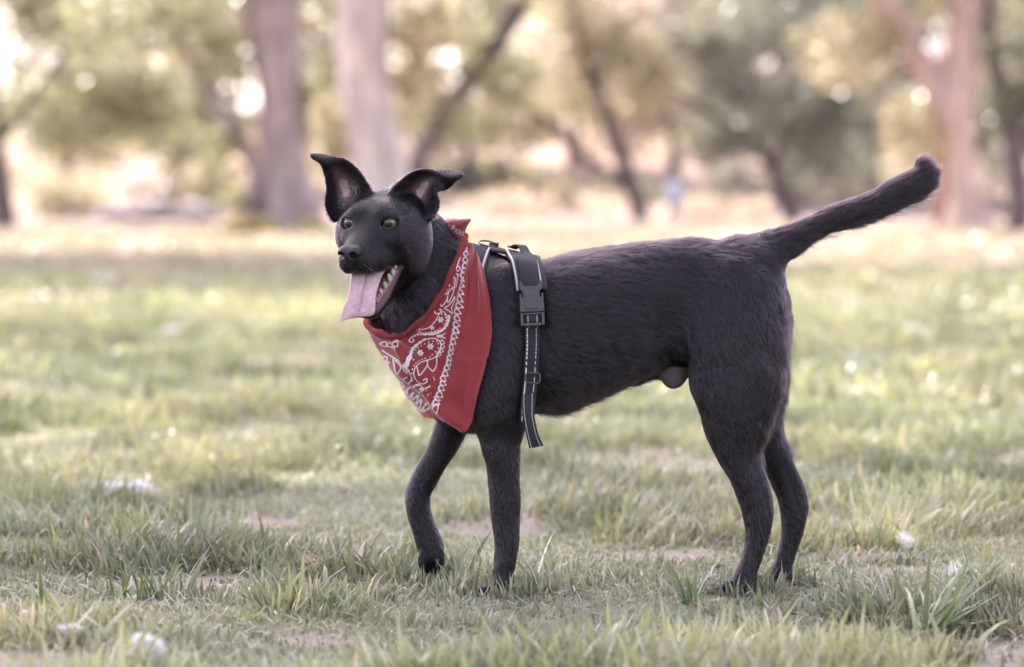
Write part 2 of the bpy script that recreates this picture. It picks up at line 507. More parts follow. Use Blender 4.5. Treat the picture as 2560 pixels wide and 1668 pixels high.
far_rows = [[(923, 478, eb+.050), (882, 522, eb+.075), (836, 550, eb+.064)],
            [(911, 453, eb+.050), (868, 494, eb+.088), (821, 526, eb+.060)],
            [(897, 430, eb+.050), (858, 466, eb+.088), (816, 502, eb+.056)],
            [(879, 411, eb+.052), (846, 446, eb+.080), (818, 475, eb+.056)],
            [(857, 398, eb+.058), (834, 424, eb+.064), (814, 450, eb+.056)],
            [(830, 394, eb+.062), (818, 409, eb+.048), (808, 428, eb+.056)],
            [(804, 388, eb+.056), (800, 400, eb+.042), (802, 409, eb+.050)],
            [(782, 386, eb+.050), (778, 391, eb+.044), (784, 397, eb+.046)]]
EARS = []
def ear(rows, s):
    Sg = ear_sheet(rows); EARS.append(Sg)
    pts = Sg.reshape(-1, 3)
    tt = np.repeat(np.linspace(0, 1, Sg.shape[0]), Sg.shape[1])
    th = .0050 - .0022 * np.clip(tt * 1.6, 0, 1)
    def f(X, Y, Z):
        X, Y, Z = np.broadcast_arrays(X, Y, Z)
        q = np.stack([X.ravel(), Y.ravel(), Z.ravel()], 1).astype(np.float32)
        out = np.empty(len(q), np.float32)
        pp = pts.astype(np.float32); p2 = (pp**2).sum(1)
        for i in range(0, len(q), 20000):
            d2 = (q[i:i+20000]**2).sum(1)[:, None] - 2 * q[i:i+20000] @ pp.T + p2[None]
            j = d2.argmin(1)
            out[i:i+20000] = np.sqrt(np.maximum(d2[np.arange(len(j)), j], 0)) - th[j]
        return out.reshape(X.shape)
    base = pts[:26].mean(0); tip = pts[-1]
    def fl(p, nn):
        return nrm(p - base + nrm(tip - base)*.02)
    add('ear', f, pts.min(0) - .006, pts.max(0) + .006, k=.008, flow=fl, ln=.0042)
ear(near_rows, 1); ear(far_rows, -1)

# ---- grid and surface
def axis(lo, hi, fine_lo, fine_hi, hf_, hc):
    a = [lo]
    while a[-1] < hi:
        a.append(a[-1] + (hf_ if fine_lo <= a[-1] < fine_hi else hc))
    return np.array(a)
lo = np.min([p['lo'] for p in prims if not p['sub']], 0) - .012
hi = np.max([p['hi'] for p in prims if not p['sub']], 0) + .012
gx = axis(lo[0], hi[0], lo[0], D(1100, 0)[0], .0019, .0034)
gy = axis(lo[1], hi[1], lo[1], .02, .0021, .003)
gz_ = axis(lo[2], hi[2], D(0, 830)[2], hi[2], .0019, .0031)
FG = {g: np.full((len(gx), len(gy), len(gz_)), .05, np.float32) for g in ('body', 'head')}
def smin(a, b, k):
    h = np.maximum(k - np.abs(a - b), 0) / k
    return np.minimum(a, b) - h*h*k*.25
for p in prims:
    m = p['k'] + .012
    Fg = FG[p['g']]
    sl = tuple(slice(max(np.searchsorted(g, l - m) - 1, 0), np.searchsorted(g, h + m) + 1) for g, l, h in zip((gx, gy, gz_), p['lo'], p['hi']))
    X, Y, Z = gx[sl[0]][:, None, None], gy[sl[1]][None, :, None], gz_[sl[2]][None, None, :]
    v = p['f'](X, Y, Z).astype(np.float32)
    if p['sub']:
        Fg[sl] = -smin(-Fg[sl], v, p['k'])
    else:
        Fg[sl] = smin(Fg[sl], v, p['k'])
Fg = smin(FG['body'] + .0010, FG['head'] + .0008, .007)
BV, BQ = surface_nets(Fg, gx, gy, gz_)
BV = laplacian(BV, BQ, 4, .5)
BN = vert_normals(BV, BQ)
bw_ = np.clip((np.linalg.norm(BV - H(-30, 0, -40), axis=1) - .11)/.06, 0, 1)          # soft muscle and rib relief, not on the head
thick = np.clip((BV[:, 2] - .10)/.14, .15, 1)
rib_ = np.exp(-((BV[:, 0] - .10)/.10)**2 - ((BV[:, 2] - .375)/.055)**2)*(np.abs(BV[:, 1]) > .05)
BV = BV + BN*((fbm(BV, 15, 611, 2) - .5)*.0105*thick*bw_ + .0011*np.sin((BV[:, 0] + .35*(BV[:, 2] - .37))*2*np.pi/.030)*rib_)[:, None]
BN = vert_normals(BV, BQ)
print('body', len(BV), 'verts', Fg.shape, round(time.time() - T0, 1), 's')

def sdf_at(p):
    """trilinear body distance at points (m)"""
    ix = np.clip(np.searchsorted(gx, p[:, 0]) - 1, 0, len(gx)-2); iy = np.clip(np.searchsorted(gy, p[:, 1]) - 1, 0, len(gy)-2); iz = np.clip(np.searchsorted(gz_, p[:, 2]) - 1, 0, len(gz_)-2)
    fx = np.clip((p[:, 0]-gx[ix])/(gx[ix+1]-gx[ix]), 0, 1); fy = np.clip((p[:, 1]-gy[iy])/(gy[iy+1]-gy[iy]), 0, 1); fz = np.clip((p[:, 2]-gz_[iz])/(gz_[iz+1]-gz_[iz]), 0, 1)
    r = 0
    for a in (0, 1):
        for b in (0, 1):
            for c in (0, 1):
                r = r + (fx if a else 1-fx)*(fy if b else 1-fy)*(fz if c else 1-fz)*Fg[ix+a, iy+b, iz+c]
    return r
def sdf_grad(p, e=.004):
    g = np.stack([sdf_at(p + np.eye(3)[i]*e) - sdf_at(p - np.eye(3)[i]*e) for i in range(3)], 1)
    return nrm(g)
def push_out(p, off, it=6):
    p = p.copy(); off = np.broadcast_to(np.asarray(off, float), (len(p),))
    for _ in range(it):
        d = sdf_at(p); m = d < off
        if not m.any(): break
        p[m] += sdf_grad(p[m]) * (off[m] - d[m])[:, None]
    return p

# ---- per-vertex hair direction, length and colour
vx, vy, vz = BV[:, 0], BV[:, 1], BV[:, 2]
W, FL, LN = np.zeros(len(BV)), np.zeros((len(BV), 3)), np.zeros(len(BV))
BD = np.full(len(BV), 1.0); BI = np.zeros(len(BV), int)
for i, p in enumerate(prims):
    if p['sub']: continue
    sel = np.all((BV > p['lo'] - .03) & (BV < p['hi'] + .03), 1)
    if not sel.any(): continue
    q = BV[sel]
    d = p['f'](q[:, 0], q[:, 1], q[:, 2])
    w = np.exp(-np.maximum(d, -.02) / .009)
    fl = p['flow'](q, BN[sel]) if callable(p['flow']) else np.broadcast_to(np.array(p['flow'], float), q.shape)
    W[sel] += w; FL[sel] += nrm(fl) * w[:, None]; LN[sel] += p['ln'] * w
    b = d < BD[sel]; s_i = np.where(sel)[0][b]
    BD[s_i] = d[b]; BI[s_i] = i
LN /= np.maximum(W, 1e-9); FL = nrm(FL)
pn = np.array([p['n'] for p in prims]); bn = pn[BI]
hd = to_head(BV)
TINT = np.tile(np.array([.0053, .0036, .0051]), (len(BV), 1))
DENS = np.ones(len(BV))
def blend(mask, col):
    global TINT
    TINT = TINT * (1 - mask[:, None]) + np.array(col) * mask[:, None]
# fringes: belly line, back of the thigh, underside of the tail, elbow
LN += .020 * np.clip((.30 - vz) / .06, 0, 1) * (vx > .0) * (vx < .17) * (BN[:, 2] < -.5)
LN += .022 * ((vx > .30) & (vz > .2) & (vz < .40) & (bn == 'thigh')) * np.clip(BN[:, 0] - .35, 0, 1)
LN += .010 * ((bn == 'tail') & (BN[:, 2] < -.2))
# ear insides: the faces of the sheet that look towards the camera side of the cup
for Sg, rw in zip(EARS, (near_rows, far_rows)):
    pts = Sg.reshape(-1, 3)
    sel = np.where(bn == 'ear')[0]
    sel = sel[np.all((BV[sel] > pts.min(0) - .01) & (BV[sel] < pts.max(0) + .01), 1)]
    d2 = ((BV[sel][:, None, :] - pts[None])**2).sum(2); j = d2.argmin(1)
    r, c = j // Sg.shape[1], j % Sg.shape[1]
    tt, ss = r / (Sg.shape[0]-1), c / (Sg.shape[1]-1)
    front = np.einsum('ij,ij->i', BN[sel], np.array([0, -1., 0.1])[None].repeat(len(sel), 0)) > 0.0
    inner = np.exp(-((ss - .47) / .20)**2 - ((tt - .27) / .22)**2) * front
    mk = np.zeros(len(BV)); mk[sel] = np.clip(inner * 1.7, 0, 1) * (.55 + .45 * vnoise(BV[sel], 110, 3))
    blend(mk, (.42, .30, .30))
    LN[sel] += .007 * np.clip(1 - tt * 3.2, 0, 1) * front
    DENS[sel] = np.where(front, 1 - .75*np.clip(inner*1.4, 0, 1), 1.0)
sm = np.clip((prims[[p['n'] for p in prims].index('scrotum')]['f'](vx, vy, vz) * -1 + .006) / .006, 0, 1) * (vz < D(0, 852)[2])
blend(sm, (.20, .172, .172)); LN = LN * (1 - .6*sm)
# mouth lining and lips
inm = (hd[:, 0] > -46) & (hd[:, 0] < 62) & (np.abs(hd[:, 1]) < 36)
mouth = inm & (((BN @ HU < -.8) & (hd[:, 2] < -50) & (hd[:, 2] > -86) & (np.abs(hd[:, 1]) < 18)) | ((BN @ nrm(HU + .8*HF) > .35) & (hd[:, 2] < -66) & np.isin(bn, ['jaw', 'jaw_floor', 'throat'])))
blend(mouth * 1.0, (.11, .055, .055)); DENS[mouth] = 0
rim = (BN @ nrm(HU + .8*HF) > .0) & np.isin(bn, ['jaw']) & (hd[:, 2] < -64)
blend((rim & ~mouth) * .8, (.060, .045, .048)); DENS[rim] = 0
# bare eyelid rims and sockets
for s in (-1, 1):
    cE, gz, lat, up = EYES[s]
    d = np.linalg.norm(BV - cE, axis=1)
    bare = (d < .0175) & (((BV - cE) @ gz) > -.004) & (np.sqrt((((BV - cE - gz*.013) @ lat)/.0150)**2 + (((BV - cE - gz*.013) @ up)/.0122)**2) < 1)
    DENS[bare] = 0; blend(bare*1.0, (.004, .003, .0035))
# brow whisker spots: their missing sheen painted in as a darker tint
for s in (-1, 1):
    c = H(6, s*22, 21)
    blend(.95*np.exp(-(np.linalg.norm(BV - c, axis=1)/.0085)**2), (.0008, .0006, .0006))
NOSE_C = H(72, 0, -31.5)
DENS[np.linalg.norm((BV - NOSE_C) @ HM / np.array([.012, .021, .0155]), axis=1) < 1.0] = 0

m_skin = mat('black_dog_skin', rough=.62, spec=.25)
attr_color(m_skin)
add_noise_bump(m_skin, 260, .5, .0008)
dog = make_mesh('dog', BV, BQ, m_skin, attrs={'tint': ('FLOAT_COLOR', TINT)})
tag(dog, 'black short-haired dog standing on grass with tongue out and one forepaw lifted', 'dog')

from mathutils.kdtree import KDTree
# ---- coat: real hairs combed along the body
def hair_object(name, roots, nor, flow, ln, tint, lift=.42, seg=5, rad=.00015, clump=.35, parent=None, material=None, seed=11, droop=0.0, jit=.25, guides=0):
    n = len(roots)
    r = np.random.default_rng(seed)
    # comb disturbance: coherent swirls plus per hair jitter
    sw = np.stack([fbm(roots, 26, seed+i, 2) - .5 for i in range(3)], 1) * 1.15 + np.stack([vnoise(roots, 150, seed+30+i) - .5 for i in range(3)], 1) * clump * 2
    cj, cl_, ci = np.zeros((n, 3)), np.ones(n), None
    if guides:
        gi = r.choice(n, guides, replace=False); kd_ = KDTree(guides)
        for i, q in enumerate(roots[gi]): kd_.insert(q, i)
        kd_.balance()
        ci = np.array([kd_.find(q)[1] for q in roots])
        amp = np.clip(ln/.017, .25, 1.2); cj = r.normal(0, .20, (guides, 3))[ci]*amp[:, None]; cl_ = 1 + (r.uniform(.4, 1.7, guides)[ci] - 1)*amp
    f = flow + sw * .38 + cj + r.normal(0, jit, (n, 3))
    f = nrm(f - nor * np.einsum('ij,ij->i', f, nor)[:, None])
    L = ln * r.uniform(.6, 1.2, n)
    lf = lift * r.uniform(.7, 1.3, n) * cl_ * np.clip(.15 + 1.7*fbm(roots, 17, seed + 70, 2), .3, 1.8)
    pts = np.zeros((n, seg, 3)); pts[:, 0] = roots - nor * .0006
    cur = pts[:, 0]
    for k in range(1, seg):
        a = lf * (1 - 1.15 * (k-1) / (seg-2))
        d = f * np.cos(a)[:, None] + nor * np.sin(a)[:, None]
        d[:, 2] -= droop * k / seg
        cur = cur + nrm(d) * (L / (seg-1))[:, None]
        pts[:, k] = cur
    if guides:
        gp = pts[gi][ci]
        pts = pts + (gp - pts)*(np.linspace(0, 1, seg)**1.3*.32)[None, :, None]
    cv = bpy.data.hair_curves.new(name)
    cv.add_curves([seg] * n)
    cv.attributes['position'].data.foreach_set('vector', pts.astype(np.float32).ravel())
    ra = cv.attributes.new('radius', 'FLOAT', 'POINT') if 'radius' not in cv.attributes else cv.attributes['radius']
    prof = np.linspace(1, .15, seg)[None] * (rad * r.uniform(.8, 1.25, n))[:, None]
    ra.data.foreach_set('value', prof.astype(np.float32).ravel())
    ta = cv.attributes.new('tint', 'FLOAT_COLOR', 'CURVE')
    c = np.ones((n, 4), np.float32); c[:, :3] = tint * r.uniform(.75, 1.3, n)[:, None] * (r.uniform(.6, 1.5, guides)[ci][:, None] if guides else 1)
    ta.data.foreach_set('color', c.ravel())
    o = bpy.data.objects.new(name, cv)
    COL.objects.link(o)
    cv.materials.append(material)
    if parent: o.parent = parent
    return o

def scatter_on(V, Q, dens, n, seed=5):
    r = np.random.default_rng(seed)
    tri = np.concatenate([Q[:, [0, 1, 2]], Q[:, [0, 2, 3]]])
    ar = np.linalg.norm(np.cross(V[tri[:, 1]]-V[tri[:, 0]], V[tri[:, 2]]-V[tri[:, 0]]), axis=1)/2
    wt = ar * dens[tri].min(1)
    t = r.choice(len(tri), n, p=wt/wt.sum())
    a, b = r.random(n), r.random(n); fl = a+b > 1; a[fl], b[fl] = 1-a[fl], 1-b[fl]
    w = np.stack([1-a-b, a, b], 1)
    return tri[t], w

m_fur = bpy.data.materials.new('black_fur'); m_fur.use_nodes = True
nt = m_fur.node_tree; nt.nodes.clear()
out = nt.nodes.new('ShaderNodeOutputMaterial'); hb = nt.nodes.new('ShaderNodeBsdfHairPrincipled')
at = nt.nodes.new('ShaderNodeAttribute'); at.attribute_name = 'tint'
hb.parametrization = 'COLOR'
hb.inputs['Roughness'].default_value = .17
hb.inputs['Radial Roughness'].default_value = .32
hb.inputs['Coat'].default_value = 0.0
hb.inputs['IOR'].default_value = 1.5
hb.inputs['Random Roughness'].default_value = .2
nt.links.new(at.outputs['Color'], hb.inputs['Color']); nt.links.new(hb.outputs[0], out.inputs['Surface'])

# ================================================================== FACE PARTS
def hit(u, v, off=.002, y0=-.30, y1=.30, full=True):
    """first body point met by the sight line through photo pixel (u, v); arrays in, arrays out (nan where missed)"""
    u = np.atleast_1d(np.asarray(u, float)); v = np.atleast_1d(np.asarray(v, float))
    res = np.full((len(u), 3), np.nan); live = np.ones(len(u), bool); y = np.full(len(u), y0)
    def at(yy):
        k = PX * (DIST + yy) / DIST
        return np.stack([(u - 1280.)*k, yy, HC - (v - HOR)*k], 1)
    while live.any():
        p = at(y); d = sdf_at(p) - off
        inb = np.all((p > [gx[0], gy[0], gz_[0]]) & (p < [gx[-1], gy[-1], gz_[-1]]), 1)
        d = np.where(inb, d, .03)
        got = live & (d < .0004)
        res[got] = p[got]; live &= ~got
        y = np.where(live, y + np.maximum(d*.7, .0004), y)
        live &= y < y1
    return res

def slab(S, th, name, material, parent=None, attrs_top=None, edge=True):
    """solid sheet from grid S (n,m,3) with half thickness th (scalar or (n,m)); returns object"""
    n, m = S.shape[:2]
    du = np.gradient(S, axis=0); dv = np.gradient(S, axis=1)
    N = nrm(np.cross(du, dv))
    th = np.broadcast_to(np.asarray(th, float), (n, m))[..., None]
    V = np.concatenate([(S + N*th).reshape(-1, 3), (S - N*th).reshape(-1, 3)])
    I = np.arange(n*m).reshape(n, m)
    q = np.stack([I[:-1, :-1], I[1:, :-1], I[1:, 1:], I[:-1, 1:]], -1).reshape(-1, 4)
    Fs = [q, q[:, ::-1] + n*m]
    def rim(a):
        return np.stack([a[:-1], a[1:], a[1:] + n*m, a[:-1] + n*m], 1)
    Fs += [rim(I[0, :]), rim(I[-1, ::-1]), rim(I[::-1, 0]), rim(I[:, -1])]
    at = None
    if attrs_top is not None:
        at = {'tint': ('FLOAT_COLOR', np.concatenate([c.reshape(-1, 3) for c in attrs_top]))}
    return make_mesh(name, V, np.concatenate(Fs), material, parent, attrs=at)

def grid2(ctrl, n, m):
    """smooth (n,m,3) surface through control grid (a,b,3)"""
    C = np.asarray(ctrl, float); a, b = C.shape[:2]
    _, r = hermite(np.arange(a), C.reshape(a, -1), n); r = r.reshape(n, b, -1)
    _, r2 = hermite(np.arange(b), r.transpose(1, 0, 2).reshape(b, -1), m)
    return r2.reshape(m, n, -1).transpose(1, 0, 2)

def sphere_mesh(c, r, R=None, nu=24, nv=16, f=None):
    th = np.linspace(0, 2*np.pi, nu, endpoint=False); ph = np.linspace(-np.pi/2, np.pi/2, nv)
    v = np.stack([np.cos(ph)[:, None]*np.cos(th), np.cos(ph)[:, None]*np.sin(th), np.repeat(np.sin(ph)[:, None], nu, 1)], -1).reshape(-1, 3) * r
    if f is not None: v = f(v)
    if R is not None: v = v @ np.asarray(R).T
    F = [[i*nu+j, i*nu+(j+1) % nu, (i+1)*nu+(j+1) % nu, (i+1)*nu+j] for i in range(nv-1) for j in range(nu)]
    return v + np.asarray(c), F

# eyes: dark rim, brown iris, black pupil, wet cornea
m_ball = mat('eye_white_brown', (.035, .022, .018), rough=.08, spec=.6)
m_iris = mat('brown_iris', (.066, .042, .028), rough=.25, spec=.5)
m_iris.node_tree.nodes['Principled BSDF'].inputs['Coat Weight'].default_value = 1.0
m_iris.node_tree.nodes['Principled BSDF'].inputs['Coat Roughness'].default_value = .02
m_pup = mat('black_pupil', (.004, .003, .003), rough=.05, spec=.7)
for s in (-1, 1):
    cE, gz, lat, up = EYES[s]
    gaze = nrm(gz + HU*.02 - HL*.03)
    l2 = nrm(lat - gaze*np.dot(lat, gaze)); u2 = np.cross(gaze, l2)
    R = np.stack([l2, u2, gaze], 1)
    v, f = sphere_mesh(cE, .0138, R, 40, 28)
    eye = make_mesh('eye', v, f, m_ball, dog)
    def cap(rad, a0, dz, nm, mt):
        a = np.linspace(0, a0, 9); th = np.linspace(0, 2*np.pi, 36, endpoint=False)
        vv = np.stack([np.sin(a)[:, None]*np.cos(th), np.sin(a)[:, None]*np.sin(th), np.repeat(np.cos(a)[:, None], 36, 1)], -1).reshape(-1, 3)*rad
        ff = [[i*36+j, (i+1)*36+j, (i+1)*36+(j+1) % 36, i*36+(j+1) % 36] for i in range(8) for j in range(36)]
        return make_mesh(nm, vv @ R.T + cE, ff, mt, eye)
    cap(.01402, 1.12, 0, 'iris', m_iris)
    th_ = np.linspace(0, 2*np.pi, 41)
    rimp = cE + nrm(gz*.0125 + np.cos(th_)[:, None]*lat*.0128 + np.sin(th_)[:, None]*up*.0072)*.01435
    v, f = tube(rimp, .00125, 8, cap=False); make_mesh('eyelid', v, f, m_pup, eye)
    cap(.01418, .38, 0, 'pupil', m_pup)

# nose leather with nostrils
ax = np.arange(52, 94, .75); ay = np.arange(-24, 24.1, .75); az = np.arange(-56, -8, .75)
X, Y, Z = np.meshgrid(ax, ay, az, indexing='ij')
def e_(cx, cy, cz, rx, ry, rz, n=2.):
    q = (np.abs((X-cx)/rx)**n + np.abs((Y-cy)/ry)**n + np.abs((Z-cz)/rz)**n)**(1/n)
    return (q - 1) * min(rx, ry, rz)
wz = 1 + .022*np.clip(Z + 26, -18, 8)
q = (np.abs((X-69)/13.5)**2.3 + np.abs(Y/(17.5*wz))**2.3 + np.abs((Z+28)/13.5)**2.3)**(1/2.3)
Fn = (q - 1) * 13
Fn = smin(Fn, e_(73, 0, -38, 8, 7, 9), 6)
for s in (-1, 1):
    Fn = smin(Fn, e_(76, s*9.5, -27.5, 7, 7, 7.5), 5)
    Fn = -smin(-Fn, e_(83.5, s*9.8, -28.4, 14.5, 5.8, 5.4), 1.6)
    for t in np.linspace(0, 1, 6):
        Fn = -smin(-Fn, e_(82 - 9*t, s*(11 + 7.5*t), -30 - 3*t, 6, 3.0, 2.3 - .5*t), 1.6)
Fn = -smin(-Fn, e_(83, 0, -42, 5, .9, 12), 1.5)
nv, nq = surface_nets(Fn.astype(np.float32), ax, ay, az)
nv = laplacian(nv, nq, 2, .5)
m_nose = mat('wet_nose_leather', (.0055, .0045, .005), rough=.48, spec=.4)
tc = node(m_nose, 'ShaderNodeTexCoord'); vo = node(m_nose, 'ShaderNodeTexVoronoi'); vo.inputs['Scale'].default_value = 750
bp = node(m_nose, 'ShaderNodeBump'); bp.inputs['Strength'].default_value = .55; bp.inputs['Distance'].default_value = .0006
link(m_nose, tc.outputs['Object'], vo.inputs['Vector']); link(m_nose, vo.outputs['Distance'], bp.inputs['Height']); link(m_nose, bp.outputs[0], m_nose.node_tree.nodes['Principled BSDF'].inputs['Normal'])
nv[:, 2] -= 1.8
nose = make_mesh('nose', E_W + (nv*.001) @ HM.T, nq, m_nose, dog)

# tongue
trows = [[(888, 704, -.060), (925, 708, -.055), (960, 694, -.060)],
         [(884, 684, -.098), (921, 690, -.095), (964, 680, -.098)],
         [(880, 684, -.126), (916, 690, -.124), (959, 681, -.122)],
         [(875, 716, -.141), (909, 718, -.137), (945, 718, -.134)],
         [(870, 745, -.147), (903, 748, -.142), (939, 747, -.138)],
         [(858, 772, -.151), (899, 773, -.144), (939, 770, -.138)],
         [(853, 792, -.154), (893, 789, -.145), (935, 785, -.138)],
         [(852, 806, -.155), (882, 792, -.147), (924, 791, -.138)]]
TG = grid2([[P(*c) for c in r] for r in trows], 70, 44)
ss = np.linspace(-1, 1, 44)[None, :]; tt = np.linspace(0, 1, 70)[:, None]
th = .0036*(1 - .75*np.abs(ss)**3) * (1 - .55*np.clip((tt - .8)/.2, 0, 1)) + 0*tt
TG[..., 1] += (-.0050*np.abs(ss)**2.2*np.clip(tt*1.6, 0, 1) + .0060*np.exp(-(ss/.14)**2)*np.clip(1.1-tt, 0, 1) - .0020*np.exp(-((np.abs(ss)-.45)/.3)**2))
TG[..., 1] += (vnoise(TG.reshape(-1, 3), 90, 4).reshape(70, 44) - .5)*.0012
cn = vnoise(TG.reshape(-1, 3), 420, 8).reshape(70, 44)[..., None]
top = np.array([.40, .275, .290])*(0.82 + .36*cn)*(1 - .22*np.exp(-(ss/.06)**2))[..., None] + np.array([.03, -.03, -.02])*(np.abs(ss)[..., None]**6)
und = np.tile(np.array([.42, .075, .06]), (70, 44, 1))
m_tongue = mat('wet_tongue', rough=.30, spec=.5)
attr_color(m_tongue); add_noise_bump(m_tongue, 900, .4, .0006)
m_tongue.node_tree.nodes['Principled BSDF'].inputs['Subsurface Weight'].default_value = .15
m_tongue.node_tree.nodes['Principled BSDF'].inputs['Subsurface Radius'].default_value = (.004, .0015, .001)
tn = nrm(np.cross(np.gradient(TG, axis=0), np.gradient(TG, axis=1)))
fwd = np.mean(tn[30:, :, 1]) < 0
slab(TG, th, 'tongue', m_tongue, dog, attrs_top=(top, und) if fwd else (und, top))

# lower teeth, near side and far side
m_tooth = mat('ivory_teeth', (.31, .27, .21), rough=.3, spec=.5)
add_noise_bump(m_tooth, 300, .2, .0004)
tp = []
for (u, v, w, h) in [(988, 665, 8, 10), (982, 678, 12, 13), (974, 693, 12, 16), (963, 711, 10, 13), (953, 728, 9, 11)]:
    p = hit([u + 5], [v + 4], .0)[0]
    if np.isnan(p[0]): p = P(u, v, -.09)
    p = P(u, v, p[1] - .0025)
    wv, hv = w*PX, h*PX
    dirn = nrm(HU*.8 + HF*.25 - HL*.25)
    along = nrm(HF*.75 + HU*-.5); acr = np.cross(dirn, along)
    def shp(q):
        t = (q[:, 2] + 1)/2
        q = q.copy(); q = np.sign(q)*np.abs(q)**.75; q[:, :2] *= (1.05 - .28*t**1.5)[:, None]
        return q * np.array([wv*.62, wv*.42, hv*.62])
    tp.append(sphere_mesh(p, 1.0, np.stack([along, acr, dirn], 1), 14, 10, shp))
    tp.append(sphere_mesh(p + along*wv*.45 - dirn*hv*.22, 1.0, np.stack([along, acr, dirn], 1), 12, 8, lambda q: q*np.array([wv*.35, wv*.34, hv*.45])))
for i in range(4):
    p = H(-14 + 12*i, -17 + .8*i, -82 - 8*i)
    tp.append(sphere_mesh(p, 1.0, HM, 12, 8, lambda q: q*np.array([.005, .003, .006])))
nn_ = len(tp) - 4
for q_ in (tp[:nn_], tp[nn_:]):
    v, f = merge(q_); make_mesh('teeth', v, f, m_tooth, dog)
# gum under the near teeth
gp = hit([990, 978, 964, 950, 942], [676, 698, 722, 742, 758], -.001)
gp = gp[~np.isnan(gp[:, 0])]
if len(gp) > 2:
    m_gum = mat('pink_grey_gum', (.20, .10, .10), rough=.35, spec=.5); add_noise_bump(m_gum, 350, .7, .001)
    v, f = tube(hermite(np.arange(len(gp)), gp, 30)[1], .0032 + .0008*np.sin(np.arange(30)*1.9), 10)
    make_mesh('gum', v, f, m_gum, dog)

# claws
m_claw = mat('dark_horn_claw', (.055, .045, .045), rough=.35, spec=.5)
def claw(p, d, L=.009, r=.0021):
    d = nrm(np.array(d, float)); dn = np.array([0, 0, -1.])
    pts = [np.array(p) + d*L*t + dn*L*.35*t*t for t in np.linspace(0, 1, 6)]
    v, f = tube(pts, [r, r*.95, r*.85, r*.65, r*.4, r*.1], 8)
    make_mesh('claw', v, f, m_claw, dog)
for u, v, dy in [(983, 1326, -.016), (994, 1333, -.007), (1007, 1331, .004), (1019, 1300, -.026)]:
    claw(D(u, v, .060 + dy), (-.35, -.2, -1), .010, .0024)
claw(D(1006, 1213, .036), (.5, -.6, -1), .009, .0024)
for du, dy in [(-28, -.020), (-38, -.007), (-38, .007), (-26, .020)]:
    claw(D(1152 + du, 1374, -.069 + dy), (-1, 0, -.4))
for u, dy in [(1674, -.018), (1667, -.006), (1667, .006), (1675, .018)]:
    claw(D(u, 1363, -.067 + dy), (-1, 0, -.35))
for u, dy in [(1752, -.018), (1744, -.006), (1744, .006), (1752, .018)]:
    claw(D(u, 1343, .062 + dy), (-1, 0, -.35))

# ================================================================== BANDANA
cols = [[(1076, 558), (1086, 566), (1097, 576), (1106, 587), (1114, 600)],
        [(1061, 612), (1082, 622), (1101, 632), (1118, 641), (1131, 655)],
        [(1042, 660), (1068, 675), (1095, 690), (1120, 702), (1141, 715)],
        [(1015, 708), (1048, 732), (1080, 755), (1112, 775), (1143, 790)],
        [(980, 748), (1018, 785), (1056, 818), (1092, 845), (1126, 868)],
        [(940, 775), (978, 828), (1018, 875), (1058, 912), (1103, 945)],
        [(905, 783), (938, 850), (980, 905), (1030, 952), (1085, 1000)],
        [(876, 771), (902, 830), (942, 885), (990, 934), (1040, 978)],
        [(856, 748), (868, 797), (906, 852), (953, 910), (1005, 957)]]
C9 = np.array(cols, float)
ctrl = np.zeros((9, 5, 3))
for a in range(9):
    h = hit(C9[a, :, 0]*KD, C9[a, :, 1]*KD, .006)
    y = h[:, 1]
    ok = ~np.isnan(y)
    lim = np.interp(a, [0, 5, 6, 7, 8], [-.2, -.2, -.095, -.062, -.012])
    if a >= 7 or not ok.any(): y = np.full(5, lim)
    else:
        y = np.where(ok, y, np.interp(np.arange(5), np.arange(5)[ok], y[ok]))
    if a == 6: y = np.minimum(np.where(ok, y, lim), lim) + 0*y
    for b in range(5):
        ctrl[a, b] = D(C9[a, b, 0], C9[a, b, 1], y[b])
# ease depth differences along the hem
ctrl[:, :, 1] = ctrl[:, :, 1]*.7 + .15*np.concatenate([ctrl[:1, :, 1], ctrl[:-1, :, 1]]) + .15*np.concatenate([ctrl[1:, :, 1], ctrl[-1:, :, 1]])
far = [[D(866, 738, .042), D(885, 790, .055), D(915, 850, .06), D(950, 900, .055), D(985, 935, .045)],
       [D(920, 700, .072), D(935, 760, .088), D(955, 810, .095), D(985, 850, .1), D(1015, 885, .1)],
       [D(985, 640, .078), D(1005, 690, .096), D(1030, 730, .104), D(1060, 770, .108), D(1085, 800, .11)],
       [D(1040, 590, .055), D(1056, 625, .076), D(1075, 650, .09), D(1098, 680, .098), D(1118, 705, .10)],
       [D(1072, 560, .012), D(1080, 572, .025), D(1088, 585, .035), D(1096, 598, .045), D(1104, 612, .05)]]
ctrl = np.concatenate([ctrl, np.array(far)])
NC, NR = 640, 330
BG = grid2(ctrl, NC, NR)
jn = int(NC * 8 / 13)                                         # columns of the near half
pix = grid2(np.concatenate([C9, np.zeros((9, 5, 0))], -1), jn + 1, NR) * KD   # cloth coordinates
pixf = pix[::-1][np.clip((np.linspace(0, 1, NC - jn - 1)*jn).astype(int), 0, jn)]
UVC = np.concatenate([pix, pixf])[:NC]
flat = BG.reshape(-1, 3)
